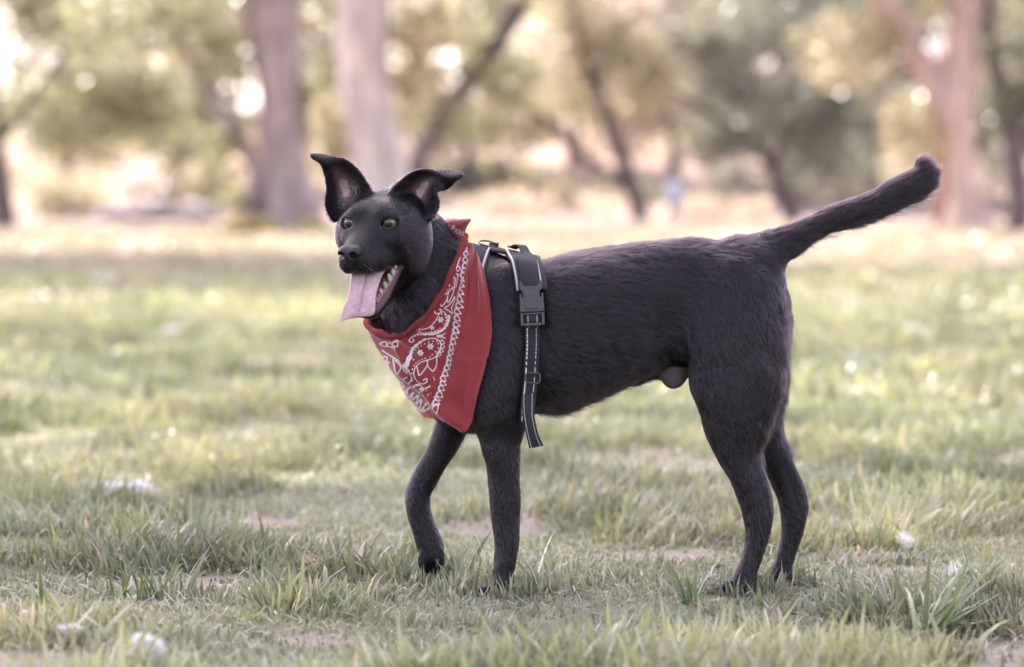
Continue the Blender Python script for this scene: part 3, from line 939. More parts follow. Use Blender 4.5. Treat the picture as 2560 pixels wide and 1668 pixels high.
# soft folds that run down from the knot
sgrid = np.linspace(0, 13, NC)[:, None]; rgrid = np.linspace(0, 1, NR)[None, :]
offs = .0062 + .0055*np.clip((4.2 - np.repeat(sgrid, NR, 1).ravel())/2, 0, 1)
flat = push_out(flat, offs, 8)
BG = flat.reshape(NC, NR, 3)
for ax_ in (0, 1):
    for _ in range(10):
        BG[1:-1, 1:-1] = .5*BG[1:-1, 1:-1] + .125*(BG[2:, 1:-1] + BG[:-2, 1:-1] + BG[1:-1, 2:] + BG[1:-1, :-2])
gN = nrm(np.cross(np.gradient(BG, axis=0), np.gradient(BG, axis=1)))
if gN[:jn, :, 1].mean() > 0: gN = -gN
fold = .0085*np.exp(-((sgrid-1.2)/1.2)**2)*np.sin((rgrid*5.2 + .2*sgrid)*np.pi)*np.clip(rgrid*3, 0, 1) \
     + .0055*np.exp(-((sgrid-5.6)/1.0)**2)*np.sin((sgrid*1.1 + rgrid*1.8)*np.pi) \
     + .0034*np.sin((rgrid*3.1 - sgrid*.35)*np.pi*1.3)*np.clip((sgrid-1)/3, 0, 1)*np.clip((9-sgrid)/2, 0, 1)
wr = (fbm(BG.reshape(-1, 3)*np.array([1, 1, .6]), 38, 21, 3).reshape(NC, NR) - .5)*.005
hem_curl = .002*np.clip((rgrid-.955)/.045, 0, 1)
BG = BG + gN*(fold + wr + hem_curl)[..., None]
BG[:, -1] += (rng.random((NC, 1)) - .5)*.0016                # frayed pinked hem
BG = push_out(BG.reshape(-1, 3), offs - .0012, 3).reshape(NC, NR, 3)

# printed pattern in cloth coordinates (photo pixels where the cloth was laid out)
UVf = UVC.reshape(-1, 2)
white = np.zeros(len(UVf)); dark = np.zeros(len(UVf))
def seg_d(p, a, b):
    v = b - a; t = np.clip(((p - a) @ v) / max(v @ v, 1e-9), 0, 1)
    return np.linalg.norm(p - a - t[:, None]*v, axis=1), t
def ink(arr, d, w):
    np.maximum(arr, np.clip((w - d)/.7 + .5, 0, 1), out=arr)
def near_box(pts, m):
    pts = np.asarray(pts); return np.where(np.all((UVf > pts.min(0)-m) & (UVf < pts.max(0)+m), 1))[0]
def stroke(pts, w=1.1, w1=None, arr=None, jag=0):
    arr = white if arr is None else arr
    pts = np.asarray(pts, float)
    if len(pts) > 2: pts = hermite(np.arange(len(pts)), pts, len(pts)*6)[1]
    w1 = w if w1 is None else w1
    ix = near_box(pts, max(w, w1) + 6)
    if not len(ix): return
    p = UVf[ix]; best = np.full(len(ix), 1e9)
    n = len(pts) - 1
    for i in range(n):
        d, t = seg_d(p, pts[i], pts[i+1])
        ww = w + (w1 - w)*(i + t)/n
        if jag: ww = ww*(1 + .55*np.abs(((i + t)*jag/n*2) % 2 - 1) - .25)
        best = np.minimum(best, d - ww)
    arr[ix] = np.maximum(arr[ix], np.clip(-best/.7 + .5, 0, 1))
def dots(pts, r=1.3):
    for q in pts:
        q = np.asarray(q, float); ix = near_box([q], r+3)
        if len(ix):
            white[ix] = np.maximum(white[ix], np.clip((r - np.linalg.norm(UVf[ix]-q, axis=1))/.6 + .5, 0, 1))
def drop(c, ang, L=8.5, Wd=5.6, w=1.15):
    c = np.asarray(c, float); ix = near_box([c], L+4)
    if not len(ix): return
    p = UVf[ix] - c; ca, sa = math.cos(ang), math.sin(ang)
    a, b = p[:, 0]*ca + p[:, 1]*sa, -p[:, 0]*sa + p[:, 1]*ca
    tt_ = np.clip(a/L, -1, 1)
    q = np.sqrt((a/L)**2 + (b/(Wd*(1 - .55*tt_)))**2)
    d = np.abs(q - 1)*min(L, Wd)*.9
    white[ix] = np.maximum(white[ix], np.clip((w - d)/.6 + .5, 0, 1))
def flower(c, r):
    c = np.asarray(c, float); ix = near_box([c], r+3)
    if not len(ix): return
    p = UVf[ix] - c; rr = np.linalg.norm(p, axis=1); an = np.arctan2(p[:, 1], p[:, 0])
    d = rr - r*(.78 + .24*np.cos(6*an))
    white[ix] = np.maximum(white[ix], np.clip(-d/.7 + .5, 0, 1))*np.where(rr < r*.2, .1, 1)
A = lambda *pts: [(1060 + x*.168, 580 + y*.168) for x, y in pts]
B = lambda *pts: [(920 + x*.1935, 780 + y*.1935) for x, y in pts]
row = A((600, 270), (615, 320), (625, 365), (625, 460), (632, 550), (625, 620), (615, 685), (630, 770), (615, 855), (605, 945), (590, 1035), (575, 1125), (545, 1205), (535, 1300), (515, 1390), (510, 1475)) + \
    B((1160, 250), (1140, 320), (1125, 390), (1100, 460), (1085, 530), (1065, 600), (1055, 660), (1030, 725), (1015, 800), (990, 865), (985, 930), (955, 995), (930, 1070), (890, 1130), (880, 1180), (890, 1240))
for i, c in enumerate(row):
    drop(c, .55 + .25*math.sin(i*2.1), 8.2 if i > 3 else 6.5, 5.4)
rl = np.array(row); stroke(rl[4::3] + (15, 1), .5, arr=dark); stroke(rl[4::3] - (19, -1), .5, arr=dark)
for i, c in enumerate(B((235, 620), (265, 680), (290, 730), (330, 800), (365, 860), (425, 925), (470, 985), (530, 1045), (580, 1090), (640, 1130), (690, 1175), (780, 1215), (30, 330), (45, 390), (70, 420))):
    drop(c, .9 + .3*math.sin(i*1.7), 6.5, 4.0, 1.0)
for c in B((185, 430), (245, 450), (345, 425), (320, 485), (395, 370)): drop(c, 1.0, 7, 5.0)
# upper paisley
stroke(B((925, 30), (880, 120), (820, 185), (750, 215), (690, 220), (678, 208)), 1.0)
stroke(B((925, 30), (950, 10), (980, 3), (1012, 30), (1030, 80), (1020, 150), (980, 215), (900, 255), (800, 275), (720, 272), (680, 250), (655, 210), (655, 170), (690, 148), (712, 165), (700, 182)), 1.1)
stroke(B((1062, 70), (1045, 140), (1005, 205), (950, 250), (870, 285), (735, 292)), 3.4, 1.6, jag=7)
dots(B((960, 32), (1000, 40), (1012, 75), (1010, 120), (990, 160), (935, 215), (905, 235), (870, 250), (830, 255), (795, 262), (760, 268), (640, 205), (632, 235), (655, 270), (690, 290), (740, 80), (755, 95), (770, 78)), 1.7)
flower(B((945, 105))[0], 8); flower(B((840, 205))[0], 5.5)
stroke(B((720, 285), (640, 290), (570, 320), (535, 360), (560, 385), (595, 375), (585, 350)), 1.2)
dots(B((610, 318), (580, 345), (650, 300)), 1.3)
stroke(B((900, 312), (960, 305), (1005, 280)), 2.2, 1.0); stroke(B((905, 316), (960, 325), (1008, 345)), 2.6, 1.0)
# large paisley
stroke(B((742, 352), (650, 410), (570, 485), (510, 580), (480, 700)), 2.0, 5.0, jag=6)
stroke(B((742, 352), (860, 342), (930, 388), (945, 450), (912, 535), (850, 588), (760, 622), (680, 662), (600, 722), (580, 780), (600, 850), (650, 910), (710, 925), (762, 900), (752, 868), (715, 882)), 1.3)
for c in B((965, 398), (965, 450), (945, 500), (915, 545)): drop(c, .3, 5.2, 5.0, 1.1)
stroke(B((765, 625), (770, 690), (800, 735), (845, 762), (880, 670), (885, 570)), 1.4)
stroke(B((600, 725), (630, 790), (655, 828), (720, 760), (768, 690)), 1.4)
flower(B((805, 445))[0], 9); flower(B((675, 530))[0], 9)
dots(B((785, 385), (735, 410), (690, 435), (650, 462), (615, 495), (890, 378), (908, 412), (902, 465), (870, 512), (830, 548), (795, 575), (740, 598), (700, 618), (655, 645), (618, 668), (585, 692), (565, 720), (558, 755), (548, 650), (560, 800), (600, 870), (640, 900), (560, 860), (555, 900), (840, 380)), 1.8)
# lower scrolls, leaves, sprig
stroke(B((180, 515), (300, 600), (420, 680), (510, 750), (545, 820), (545, 895), (515, 930), (480, 900), (465, 860), (500, 848)), 1.2)
stroke(B((310, 620), (350, 690), (400, 782), (415, 720), (340, 640)), 1.1); stroke(B((420, 690), (460, 760), (505, 795), (490, 745)), 1.1)
stroke(B((535, 995), (600, 965), (660, 978), (730, 985), (800, 955)), 2.4, 1.6, jag=9)
flower(B((675, 1015))[0], 6.5)
dots(B((620, 1040), (640, 1065), (700, 1090), (750, 1100), (795, 1080), (812, 1045), (755, 1025), (720, 1050), (680, 1050), (845, 850), (855, 868), (862, 885), (465, 920), (475, 945), (490, 968)), 1.3)
# upper sprays
stroke(A((545, 440), (520, 500), (500, 570)), 1.0, 3.4); drop(A((520, 595))[0], 1.6, 5, 4.5)
stroke(A((505, 660), (520, 700), (500, 860)), 1.4, .7); stroke(A((535, 660), (515, 720)), 1.2)
drop(A((440, 590))[0], 1.0, 4.5, 3.5); drop(A((405, 680))[0], 1.0, 5, 4)
stroke(A((430, 690), (480, 720), (480, 800), (465, 900), (435, 980), (375, 1062), (360, 1000), (380, 910)), 1.2)
stroke(A((465, 850), (400, 895), (300, 965), (250, 1050), (268, 1112), (320, 1070), (365, 1000)), 1.2)
stroke(A((320, 1135), (385, 1105), (440, 1050), (482, 990), (470, 1080), (430, 1150), (460, 1228), (390, 1190), (320, 1150)), 1.3)
stroke(A((150, 1150), (185, 1215), (240, 1215), (265, 1165), (235, 1160)), 1.2)
flower(A((380, 810))[0], 5)
dots(A((440, 715), (462, 745), (460, 785), (435, 840), (400, 865), (370, 880), (345, 890), (320, 915), (515, 250), (520, 300), (512, 370), (505, 330)), 1.3)
for i in range(26):                                            # faint blue-black printed scrolls
    c = np.array([rng.uniform(1000, 1110), rng.uniform(760, 990)])
    a = rng.uniform(0, 6.28); stroke(c + np.array([[0, 0], [8*math.cos(a), 8*math.sin(a)], [12*math.cos(a+.8), 12*math.sin(a+.8)]]), .7, arr=dark)
wv = fbm(BG.reshape(-1, 3), 60, 77, 3)[:, None]
red = np.array([.180, .024, .024])*(.86 + .28*wv)
colr = red*(1 - .55*dark[:, None]) * (1 - white[:, None]) + np.array([.47, .43, .41])*white[:, None]
inner = red*.92*(1-.45*white[:, None]) + .45*white[:, None]*np.array([.5, .35, .33])
m_band = mat('red_cotton_print', rough=.85, spec=.15)
attr_color(m_band)
m_band.node_tree.nodes['Principled BSDF'].inputs['Sheen Weight'].default_value = .25
add_noise_bump(m_band, 1400, .35, .0005)
bN = np.cross(np.gradient(BG, axis=0), np.gradient(BG, axis=1))
outw = bN[:jn, :, 1].mean() < 0
bandana = slab(BG, .00045, 'bandana', m_band, None, attrs_top=(colr, inner) if outw else (inner, colr))
tag(bandana, 'red paisley bandana with white print tied round the black dog\'s neck', 'bandana')
# rolled neck edge
edge = BG[:, 0]
m_red = mat('red_cotton_roll', (.150, .024, .026), rough=.85, spec=.15); add_noise_bump(m_red, 160, .6, .003)
ep = push_out(edge[::6], .007, 3)
v, f = tube(ep, .0050 + .0012*np.sin(np.arange(len(ep))*.6), 12)
make_mesh('rolled_edge', v, f, m_red, bandana)
# knot and two tails at the nape
kc = D(1062, 556, .010)
kparts = [sphere_mesh(kc, 1.0, None, 20, 14, lambda q: q*np.array([.014, .014, .009]) + .002*np.sin(q[:, [2, 0, 1]]*7))]
v, f = merge(kparts); make_mesh('knot', v, f, m_red, bandana)
def flap(rows, nm):
    S = grid2([[P(*c) for c in r] for r in rows], 40, 24)
    S = S + (fbm(S.reshape(-1, 3), 70, 9, 2).reshape(40, 24, 1)-.5)*.004
    uu = np.stack(np.meshgrid(np.linspace(0, 1, 40), np.linspace(0, 1, 24), indexing='ij'), -1)
    ring = sum(np.exp(-((np.hypot((uu[..., 0]-.32-.0*i)*1.3, (uu[..., 1]-c)*.9) - .10)/.035)**2) for i, c in enumerate((.25, .55, .85)))
    cc = np.array([.20, .033, .036])*(1-np.clip(ring, 0, 1)[..., None]) + np.array([.45, .40, .38])*np.clip(ring, 0, 1)[..., None]
    slab(S, .0007, nm, m_band, bandana, attrs_top=(cc, cc))
flap([[(1150, 596, -.002), (1134, 598, -.008), (1118, 594, .002)], [(1146, 572, -.012), (1128, 566, -.022), (1109, 570, .004)], [(1150, 556, -.008), (1128, 552, -.016), (1110, 558, .010)], [(1156, 549, .012), (1136, 546, .018), (1116, 548, .022)]], 'knot_end')
flap([[(1124, 590, -.004), (1138, 596, -.010), (1150, 600, -.004)], [(1128, 572, -.016), (1144, 578, -.020), (1160, 584, -.010)], [(1146, 552, -.020), (1160, 556, -.026), (1170, 562, -.018)], [(1176, 547, -.018), (1177, 550, -.020), (1176, 553, -.019)]], 'knot_end')

# ================================================================== HARNESS
har = empty('dog_harness', D(1215, 600, 0))
tag(har, 'black padded walking harness with grey piping strapped round the black dog\'s chest', 'dog harness')
m_pad = mat('black_mesh_padding', (.028, .026, .032), rough=.8, spec=.25); add_noise_bump(m_pad, 500, .5, .0008)
m_web = mat('black_webbing', rough=.75, spec=.25); attr_color(m_web)
tcw = node(m_web, 'ShaderNodeTexCoord'); wvt = node(m_web, 'ShaderNodeTexWave'); wvt.bands_direction = 'Z'; wvt.inputs['Scale'].default_value = 330
bpw = node(m_web, 'ShaderNodeBump'); bpw.inputs['Strength'].default_value = .5; bpw.inputs['Distance'].default_value = .0006
link(m_web, tcw.outputs['Object'], wvt.inputs['Vector']); link(m_web, wvt.outputs[0], bpw.inputs['Height']); link(m_web, bpw.outputs[0], m_web.node_tree.nodes['Principled BSDF'].inputs['Normal'])
m_pipe = mat('grey_reflective_piping', (.34, .31, .295), rough=.5, spec=.4)
m_plast = mat('black_buckle_plastic', (.030, .029, .034), rough=.42, spec=.5); add_noise_bump(m_plast, 900, .15, .0003)
m_metal = mat('dark_metal_ring', (.075, .07, .075), rough=.35, spec=.5, Metallic=.8)

def around(ang, xc, zc, off):
    """body points met going outward from the axis (xc,0,zc) at angle ang (0 = up, + = near side)"""
    ang = np.asarray(ang, float); xc = np.broadcast_to(xc, ang.shape)
    dr = np.stack([0*ang, -np.sin(ang), np.cos(ang)], 1)
    lo_ = np.full(ang.shape, .02); hi_ = np.minimum(.26, (zc - D(0, 975)[2] + off) / np.maximum(-np.cos(ang), 1e-3))
    for _ in range(22):
        md = (lo_ + hi_)/2
        p = np.stack([xc, 0*ang, np.full(ang.shape, zc)], 1) + dr*md[:, None]
        ins = sdf_at(p) < off
        lo_ = np.where(ins, md, lo_); hi_ = np.where(ins, hi_, md)
    return np.stack([xc, 0*ang, np.full(ang.shape, zc)], 1) + dr*lo_[:, None]

def band(vs, xl, xr, a0, a1, n, m, off, zc_v=760):
    """loop band: left and right edges given as display-pixel x at display rows vs; returns grid (n,m,3)"""
    ang = np.linspace(a0, a1, n); S = np.zeros((n, m, 3))
    for j, t in enumerate(np.linspace(0, 1, m)):
        xd = np.interp(600, vs, xl)*(1-t) + np.interp(600, vs, xr)*t
        xx = np.full(n, D(xd, 0)[0])
        for _ in range(4):
            p = around(ang, xx, D(0, zc_v)[2], off)
            k = PX*(DIST + p[:, 1])/DIST
            vd = ((HC - p[:, 2])/k + HOR)/KD
            xdn = np.interp(vd, vs, xl)*(1-t) + np.interp(vd, vs, xr)*t
            kk = PX*(DIST - np.abs(p[:, 1]))/DIST
            xx = .5*xx + .5*(xdn*KD - 1280)*kk
        S[:, j] = p
    return S

def dome(S, h):
    n, m = S.shape[:2]
    N = nrm(np.cross(np.gradient(S, axis=0), np.gradient(S, axis=1)))
    c = sdf_grad(S.reshape(-1, 3)).reshape(S.shape)
    sg = np.sign((N*c).sum(-1, keepdims=True))
    t = np.linspace(-1, 1, m)[None, :, None]
    return S + N*sg*h*(1 - np.abs(t)**4)

def smoothg(S, it=6):
    for _ in range(it):
        S = S.copy(); S[1:-1] = .5*S[1:-1] + .25*(S[2:] + S[:-2])
    return S
# back panel, front panel, ridge strip
bvs = [570, 590, 612, 650, 690, 720]
bpS = smoothg(band(bvs, [1166, 1172, 1190, 1200, 1204, 1208], [1238, 1250, 1258, 1271, 1276, 1268], math.radians(58), math.radians(-58), 90, 26, .0035))
slab(dome(bpS, .003), .0025, 'back_panel', m_pad, har)
fvs = [560, 568, 576, 590, 615, 700]
fpS = smoothg(band(fvs, [1086, 1086, 1085, 1083, 1078, 1070], [1166, 1162, 1150, 1138, 1130, 1112], math.radians(52), math.radians(-52), 90, 22, .0012, 760))
slab(dome(fpS, .002), .0018, 'front_panel', m_pad, har)
rg = np.array([[D(x, 0, y) for y in np.linspace(-.028, .028, 14)] for x in np.linspace(1140, 1192, 20)])
for i in range(20):
    a = np.linspace(math.radians(13), math.radians(-13), 14)
    rg[i] = around(a, rg[i, 0, 0], D(0, 760)[2], .0045)
slab(smoothg(rg), .0022, 'ridge_strap', m_pad, har)
def piping(S, j0, rise, nm='piping'):
    n = S.shape[0]; m = S.shape[1]
    jj = j0*(m-1); a = int(jj); w_ = jj - a
    pts = S[:, a]*(1-w_) + S[:, min(a+1, m-1)]*w_
    N = sdf_grad(pts)
    v, f = tube(smoothg(pts + N*rise, 3), .0019, 8)
    make_mesh(nm, v, f, m_pipe, har)
piping(bpS, .04, .0048); piping(bpS, .80, .0062); piping(fpS, .90, .0040)

def webbing(S, nm, stitched=True, th=.0009, pitch=.0029, rows=(.15, .76), parent=None):
    """woven strap from grid S (n along, m across) with two rows of pale stitches"""
    S = grid2(S, max(220, S.shape[0]), 26)
    ln_ = np.concatenate([[0], np.cumsum(np.linalg.norm(np.diff(S[:, 13], axis=0), axis=1))])
    t = np.linspace(0, 1, 26)[None, :]
    c = np.tile(np.array([.020, .019, .023]), (S.shape[0], 26, 1))
    c = c*(.8 + .5*rng.random((S.shape[0], 1, 1)))
    if stitched:
        on = ((ln_[:, None] / pitch) % 1) < .68
        mk = np.zeros((S.shape[0], 26), bool)
        for r_ in rows: mk |= (np.abs(t - r_) < .036) & on
        c[mk] = (.62, .58, .52)
    return slab(S, th, nm, m_web, parent or har, attrs_top=(c, c))

# girth strap (all the way round), from behind the elbow up to the buckle
gvs = [600, 650, 700, 750, 800, 875, 930, 965]
gS = band(gvs, [1204, 1210, 1218, 1222, 1223, 1219, 1213, 1208], [1240, 1248, 1254, 1257, 1257, 1252, 1246, 1240], math.radians(78), math.radians(78 + 230), 130, 8, .0040)
webbing(smoothg(gS), 'girth_strap')
uS = band([600, 615, 640, 665], [1200, 1206, 1210, 1213], [1246, 1250, 1254, 1256], math.radians(24), math.radians(76), 40, 8, .0105)
webbing(smoothg(uS), 'upper_strap', stitched=False)
# grab handle: arched webbing above the ridge
hp = [(1178, 592, .016), (1184, 582, .010), (1191, 573, .002), (1200, 570, -.006), (1209, 574, -.014), (1216, 586, -.026), (1224, 600, -.038), (1232, 612, -.048)]
hS = np.array([[D(x - 4, v_, y - .010) + np.array([0, 0, 0]), D(x + 16, v_ + 1, y - .006)] for x, v_, y in hp])
hS = np.stack([hS[:, 0], (hS[:, 0]+hS[:, 1])/2, hS[:, 1]], 1)
hS = push_out(hS.reshape(-1, 3), .010, 3).reshape(hS.shape)
webbing(hS, 'grab_handle', stitched=False, th=.0013)
# buckle frame of reference
bc = hit([1237*KD], [703*KD], .004)[0]
bnm = sdf_grad(bc[None])[0]; bnm = nrm(bnm*np.array([.3, 1, 1]))
bup = nrm(np.array([-.055, 0, 1.0]) - bnm*np.dot(np.array([-.055, 0, 1.0]), bnm)); brt = np.cross(bup, bnm)
if brt[0] < 0: brt = -brt
BR = np.stack([brt, bup, bnm], 1); mmp = PX*KD          # metres per display pixel
bc = bc + bnm*.0085
def bx(cx, cy, cz, hx, hy, hz): return box(bc + BR @ (np.array([cx, cy, cz])*mmp), np.array([hx, hy, hz])*mmp, BR)
def rbox(pts2, z0, z1):
    """prism from an outline in buckle plane (display px) with a chamfered top"""
    pts2 = np.array(pts2, float); n = len(pts2); c = pts2.mean(0)
    L = [(pts2, z0), (pts2, z1 - 1.6), (c + (pts2-c)*(1 - 1.2/np.abs(pts2-c).max()), z1 - .5), (c + (pts2-c)*(1 - 3.0/np.abs(pts2-c).max()), z1)]
    V = np.concatenate([np.column_stack([p, np.full(n, z)]) for p, z in L])*mmp
    F = [[k*n+i, k*n+(i+1) % n, (k+1)*n+(i+1) % n, (k+1)*n+i] for k in range(3) for i in range(n)]
    F += [list(range(n))[::-1], [3*n+i for i in range(n)]]
    return V @ BR.T + bc, F
# outline: two prongs on top, waist, wide lower shell
sh = [(-27, 44), (-23, 50), (-19, 44), (-15, 37), (15, 37), (19, 44), (23, 50), (27, 44), (26, 32), (20, 26), (19, 14), (27, 6), (28, -12), (28, -22), (-28, -22), (-28, -12), (-27, 6), (-19, 14), (-20, 26), (-26, 32)]
v, f = merge([rbox(sh, -5, 7)])
buckle = make_mesh('buckle', v, f, m_plast, har, smooth=False)
v, f = rbox([(-15, 22), (-13, 25), (13, 25), (15, 22), (15, -13), (13, -16), (-13, -16), (-15, -13)], 5, 8.6)
make_mesh('buckle_plate', v, f, m_plast, buckle, smooth=False)
for o_ in ([(-27, 22), (-22, 20), (-22, 6), (-28, 4)], [(27, 22), (22, 20), (22, 6), (28, 4)][::-1]):
    v, f = rbox(o_, -4, 4); make_mesh('side_release', v, f, m_plast, buckle, smooth=False)
v, f = merge([bx(-24, -38, 1, 3.6, 15, 5), bx(24, -38, 1, 3.6, 15, 5), bx(0, -25.8, 1, 20.2, 2.6, 5.2), bx(0, -50, 1, 20.2, 3.6, 5.2)])
fr = make_mesh('strap_frame', v, f, m_plast, buckle, smooth=False)
bv = fr.modifiers.new('bevel', 'BEVEL'); bv.width = .0012; bv.segments = 2
lp = np.array([[bc + BR @ (np.array([x, y, z])*mmp) for x in (-17, 0, 17)] for y, z in ((-27, -1), (-34, 3), (-42, 3), (-48, -1), (-56, -7))])
webbing(lp, 'strap_loop', rows=(.2, .8))
# slider ring on the girth strap
sc_ = hit([1243*KD], [877*KD], .007)[0]
v, f = tube([sc_ + np.array([x, -.002, z])*1.0 for x, z in ((-.011, .006), (.004, .007), (.0075, .004), (.0075, -.006), (.004, -.009), (-.011, -.008), (-.0135, -.004), (-.0135, .003), (-.011, .006))], .0013, 8)
make_mesh('slider', v, f, m_metal, har)
# loose strap end
le = [((1213, 915), (1243, 915), -.112), ((1213, 940), (1243, 940), -.114), ((1215, 965), (1242, 965), -.117), ((1219, 990), (1246, 988), -.118), ((1224, 1015), (1252, 1012), -.115), ((1230, 1042), (1263, 1036), -.110)]
LE = np.array([[D(*a, y), (D(*a, y) + D(*b, y - .001))/2, D(*b, y - .001)] for a, b, y in le])
LE = push_out(LE.reshape(-1, 3), .012, 4).reshape(LE.shape)
webbing(LE, 'strap_end', rows=(.16, .80), th=.0013)
# leash ring at the withers
t = np.linspace(0, 2*np.pi, 33)
rp = np.array([D(1133, 566, 0) + np.array([.0125*math.cos(a)*1.05, .011*math.sin(a), .0035*math.sin(a) - .0018*math.cos(a)]) for a in t])
v, f = tube(rp, .0013, 8); make_mesh('leash_ring', v, f, m_metal, har)
v, f = box(D(1148, 569, 0), (.007, .006, .003)); make_mesh('ring_tab', v, f, m_pad, har, smooth=False)
# ================================================================== COAT
gear = [o for o in COL.objects if o.type == 'MESH' and (o.parent in (har, bandana) or o is bandana)]
gpts = []
for o in gear:
    a = np.empty(len(o.data.vertices)*3, np.float32); o.data.vertices.foreach_get('co', a); a = a.reshape(-1, 3)
    gpts.append(a[::max(1, len(a)//6000)])
gpts = np.concatenate(gpts)
kd = KDTree(len(gpts))
for i, p in enumerate(gpts): kd.insert(p, i)
kd.balance()
gd = np.full(len(BV), 1.0)
for i in np.where((BV[:, 0] < D(1300, 0)[0]) & (BV[:, 2] > D(0, 1010)[2]))[0]:
    gd[i] = kd.find(BV[i])[2]
cover = np.clip((gd - .0055)/.007, 0, 1)
DENS = DENS * (cover > .02)
LN = LN * (.35 + .65*cover)

hw = np.where(np.isin(bn, ['torso', 'ribs', 'shoulder', 'neck', 'neck_top', 'upper_arm', 'tail', 'thigh']), 1.0, 1.6)
head_m = (hd[:, 0] > -70) & (np.abs(hd[:, 1]) < 80) & (np.abs(hd[:, 2] + 30) < 110)
hw = np.where(head_m, 2.8, hw)
NH = 500000
tri, w = scatter_on(BV, BQ, DENS * hw, NH)
ip = lambda A: np.einsum('nk,nk...->n...', w, A[tri]) if A.ndim == 1 else np.einsum('nk,nkx->nx', w, A[tri])
fur = hair_object('coat', ip(BV), nrm(ip(BN)), nrm(ip(FL)), ip(LN), ip(TINT*np.where(head_m, 2.3, 1.0)[:, None]) * 1.2, lift=.22, jit=.12, guides=34000, parent=dog, material=m_fur)
# longer fringe along the belly, the back of the thigh and under the tail
fm = np.clip((.31 - vz)/.05, 0, 1)*(vx > -.02)*(vx < .20)*(BN[:, 2] < -.55)*(bn != 'foreleg') + 1.3*((bn == 'thigh') & (vz > .19) & (vz < .42) & (BN[:, 0] > .62)) + .7*((bn == 'tail') & (BN[:, 2] < -.45)) + .25*((bn == 'foreleg') & (BN[:, 0] > .75) & (vz > .13))
tri, w = scatter_on(BV, BQ, fm*(DENS > .3), 6500, 77)
fl_ = nrm(ip(FL) + np.array([.45, 0, -.25]))
hair_object('fringe', ip(BV), nrm(ip(BN)), fl_, .014 + .9*ip(LN)*.6, ip(TINT)*1.2, lift=.62, seg=6, rad=.00016, jit=.25, guides=1300, parent=dog, material=m_fur, droop=.12, seed=78)
# whiskers
wr_, wn_, wf_, wl_ = [], [], [], []
for s in (-1, 1):
    for a in range(9):
        q = H(34 + 3.2*(a % 5), s*60, -44 - 4.5*(a // 3))
        p = push_out(H(38 + 3.5*(a % 5), s*(14 + a % 3), -44 - 4*(a // 3))[None], .0, 10)[0]
        wr_.append(p); wn_.append(nrm(HL*s*.8 + HF*.25 - HU*.1)); wf_.append(nrm(-HF*.25 + HL*s*.6 - HU*.45)); wl_.append(.042 + .012*(a % 3))
hair_object('whiskers', np.array(wr_), np.array(wn_), np.array(wf_), np.array(wl_), np.tile(np.array([.05, .045, .05]), (len(wr_), 1)), lift=.85, seg=9, rad=.00022, clump=.05, jit=.12, parent=dog, material=m_fur, droop=.5)
print('fur', round(time.time() - T0, 1), 's')

# bare skin under the coat is dark
ta = dog.data.attributes['tint']; c = np.ones((len(BV), 4), np.float32); c[:, :3] = np.where((DENS > .3)[:, None], TINT*.4, TINT); ta.data.foreach_set('color', c.ravel())
# ================================================================== GROUND
def G(u, v):
    """ground point seen at photo pixel (u, v) below the horizon"""
    d = HC * DIST / (PX * (v - HOR))
    return np.array([(u - 1280.0) * PX * d / DIST, d - DIST, 0.0])
def soil_mask(x, y):
    p = np.stack([x, y, 0*x], 1)
    a = fbm(p, 1.15, 101, 3); b = fbm(p, 4.5, 131, 2)
    far = np.clip((y - 16) / 8, 0, 1)
    m = np.clip((a*.72 + b*.28 - (.615 - .10*far)) / .05, 0, 1)
    for u, v, rx, ry in [(500, 1448, .17, .10), (1640, 1385, .16, .12), (1720, 1165, .28, .5), (780, 1590, .06, .06), (575, 1290, .16, .12), (2160, 1395, .10, .07), (1270, 1600, .09, .05), (280, 1240, .08, .05)]:
        c = G(u, v); q = ((x - c[0])/rx)**2 + ((y - c[1])/ry)**2
        m = np.maximum(m, np.clip((1.15 - q + (b - .5)*1.6) / .5, 0, 1))
    return m
def gheight(x, y):
    p = np.stack([x, y, 0*x], 1)
    near = np.clip((60 - y)/40, 0, 1)
    h = (fbm(p, 1.6, 201, 3) - .5) * .055 * near
    w = np.exp(-((x)/1.2)**2 - ((y)/.30)**2)                 # level where the dog stands
    h = h * (1 - w)
    b = np.clip((y - 84)/45, 0, 1)
    return h + b*b*(3 - 2*b)*(4.6 + 1.2*np.sin(x*.06)) + .5*np.clip((y-84)/30, 0, 1)*(fbm(p, .12, 207, 2) - .5)

xs = np.concatenate([-np.geomspace(320, 3.2, 46), np.linspace(-3, 3, 150), np.geomspace(3.2, 320, 46)])
ys = np.concatenate([np.linspace(-30, -2.2, 20), np.linspace(-2.1, 5, 180), np.geomspace(5.1, 420, 120)])
XX, YY = np.meshgrid(xs, ys, indexing='ij')
gxy = np.stack([XX.ravel(), YY.ravel()], 1)
zz = gheight(gxy[:, 0], gxy[:, 1]) - .004
sm_ = soil_mask(gxy[:, 0], gxy[:, 1])
I = np.arange(len(gxy)).reshape(XX.shape)
quads = np.stack([I[:-1, :-1], I[1:, :-1], I[1:, 1:], I[:-1, 1:]], -1).reshape(-1, 4)
v1 = fbm(np.column_stack([gxy, 0*zz]), 9, 301, 3)[:, None]; v2 = fbm(np.column_stack([gxy, 0*zz]), .35, 305, 3)[:, None]
thatch = np.array([.150, .155, .095])*(.7 + .6*v1); soil = np.array([.225, .192, .150])*(.8 + .4*v1)
dry = np.array([.345, .272, .225])*(.85 + .3*v1)
green_far = np.array([.23, .225, .155])*(.8 + .4*v1)
farw = np.clip((gxy[:, 1] - 14)/14, 0, 1)[:, None]
dryw = np.clip((v2 - .22)/.14, 0, 1)
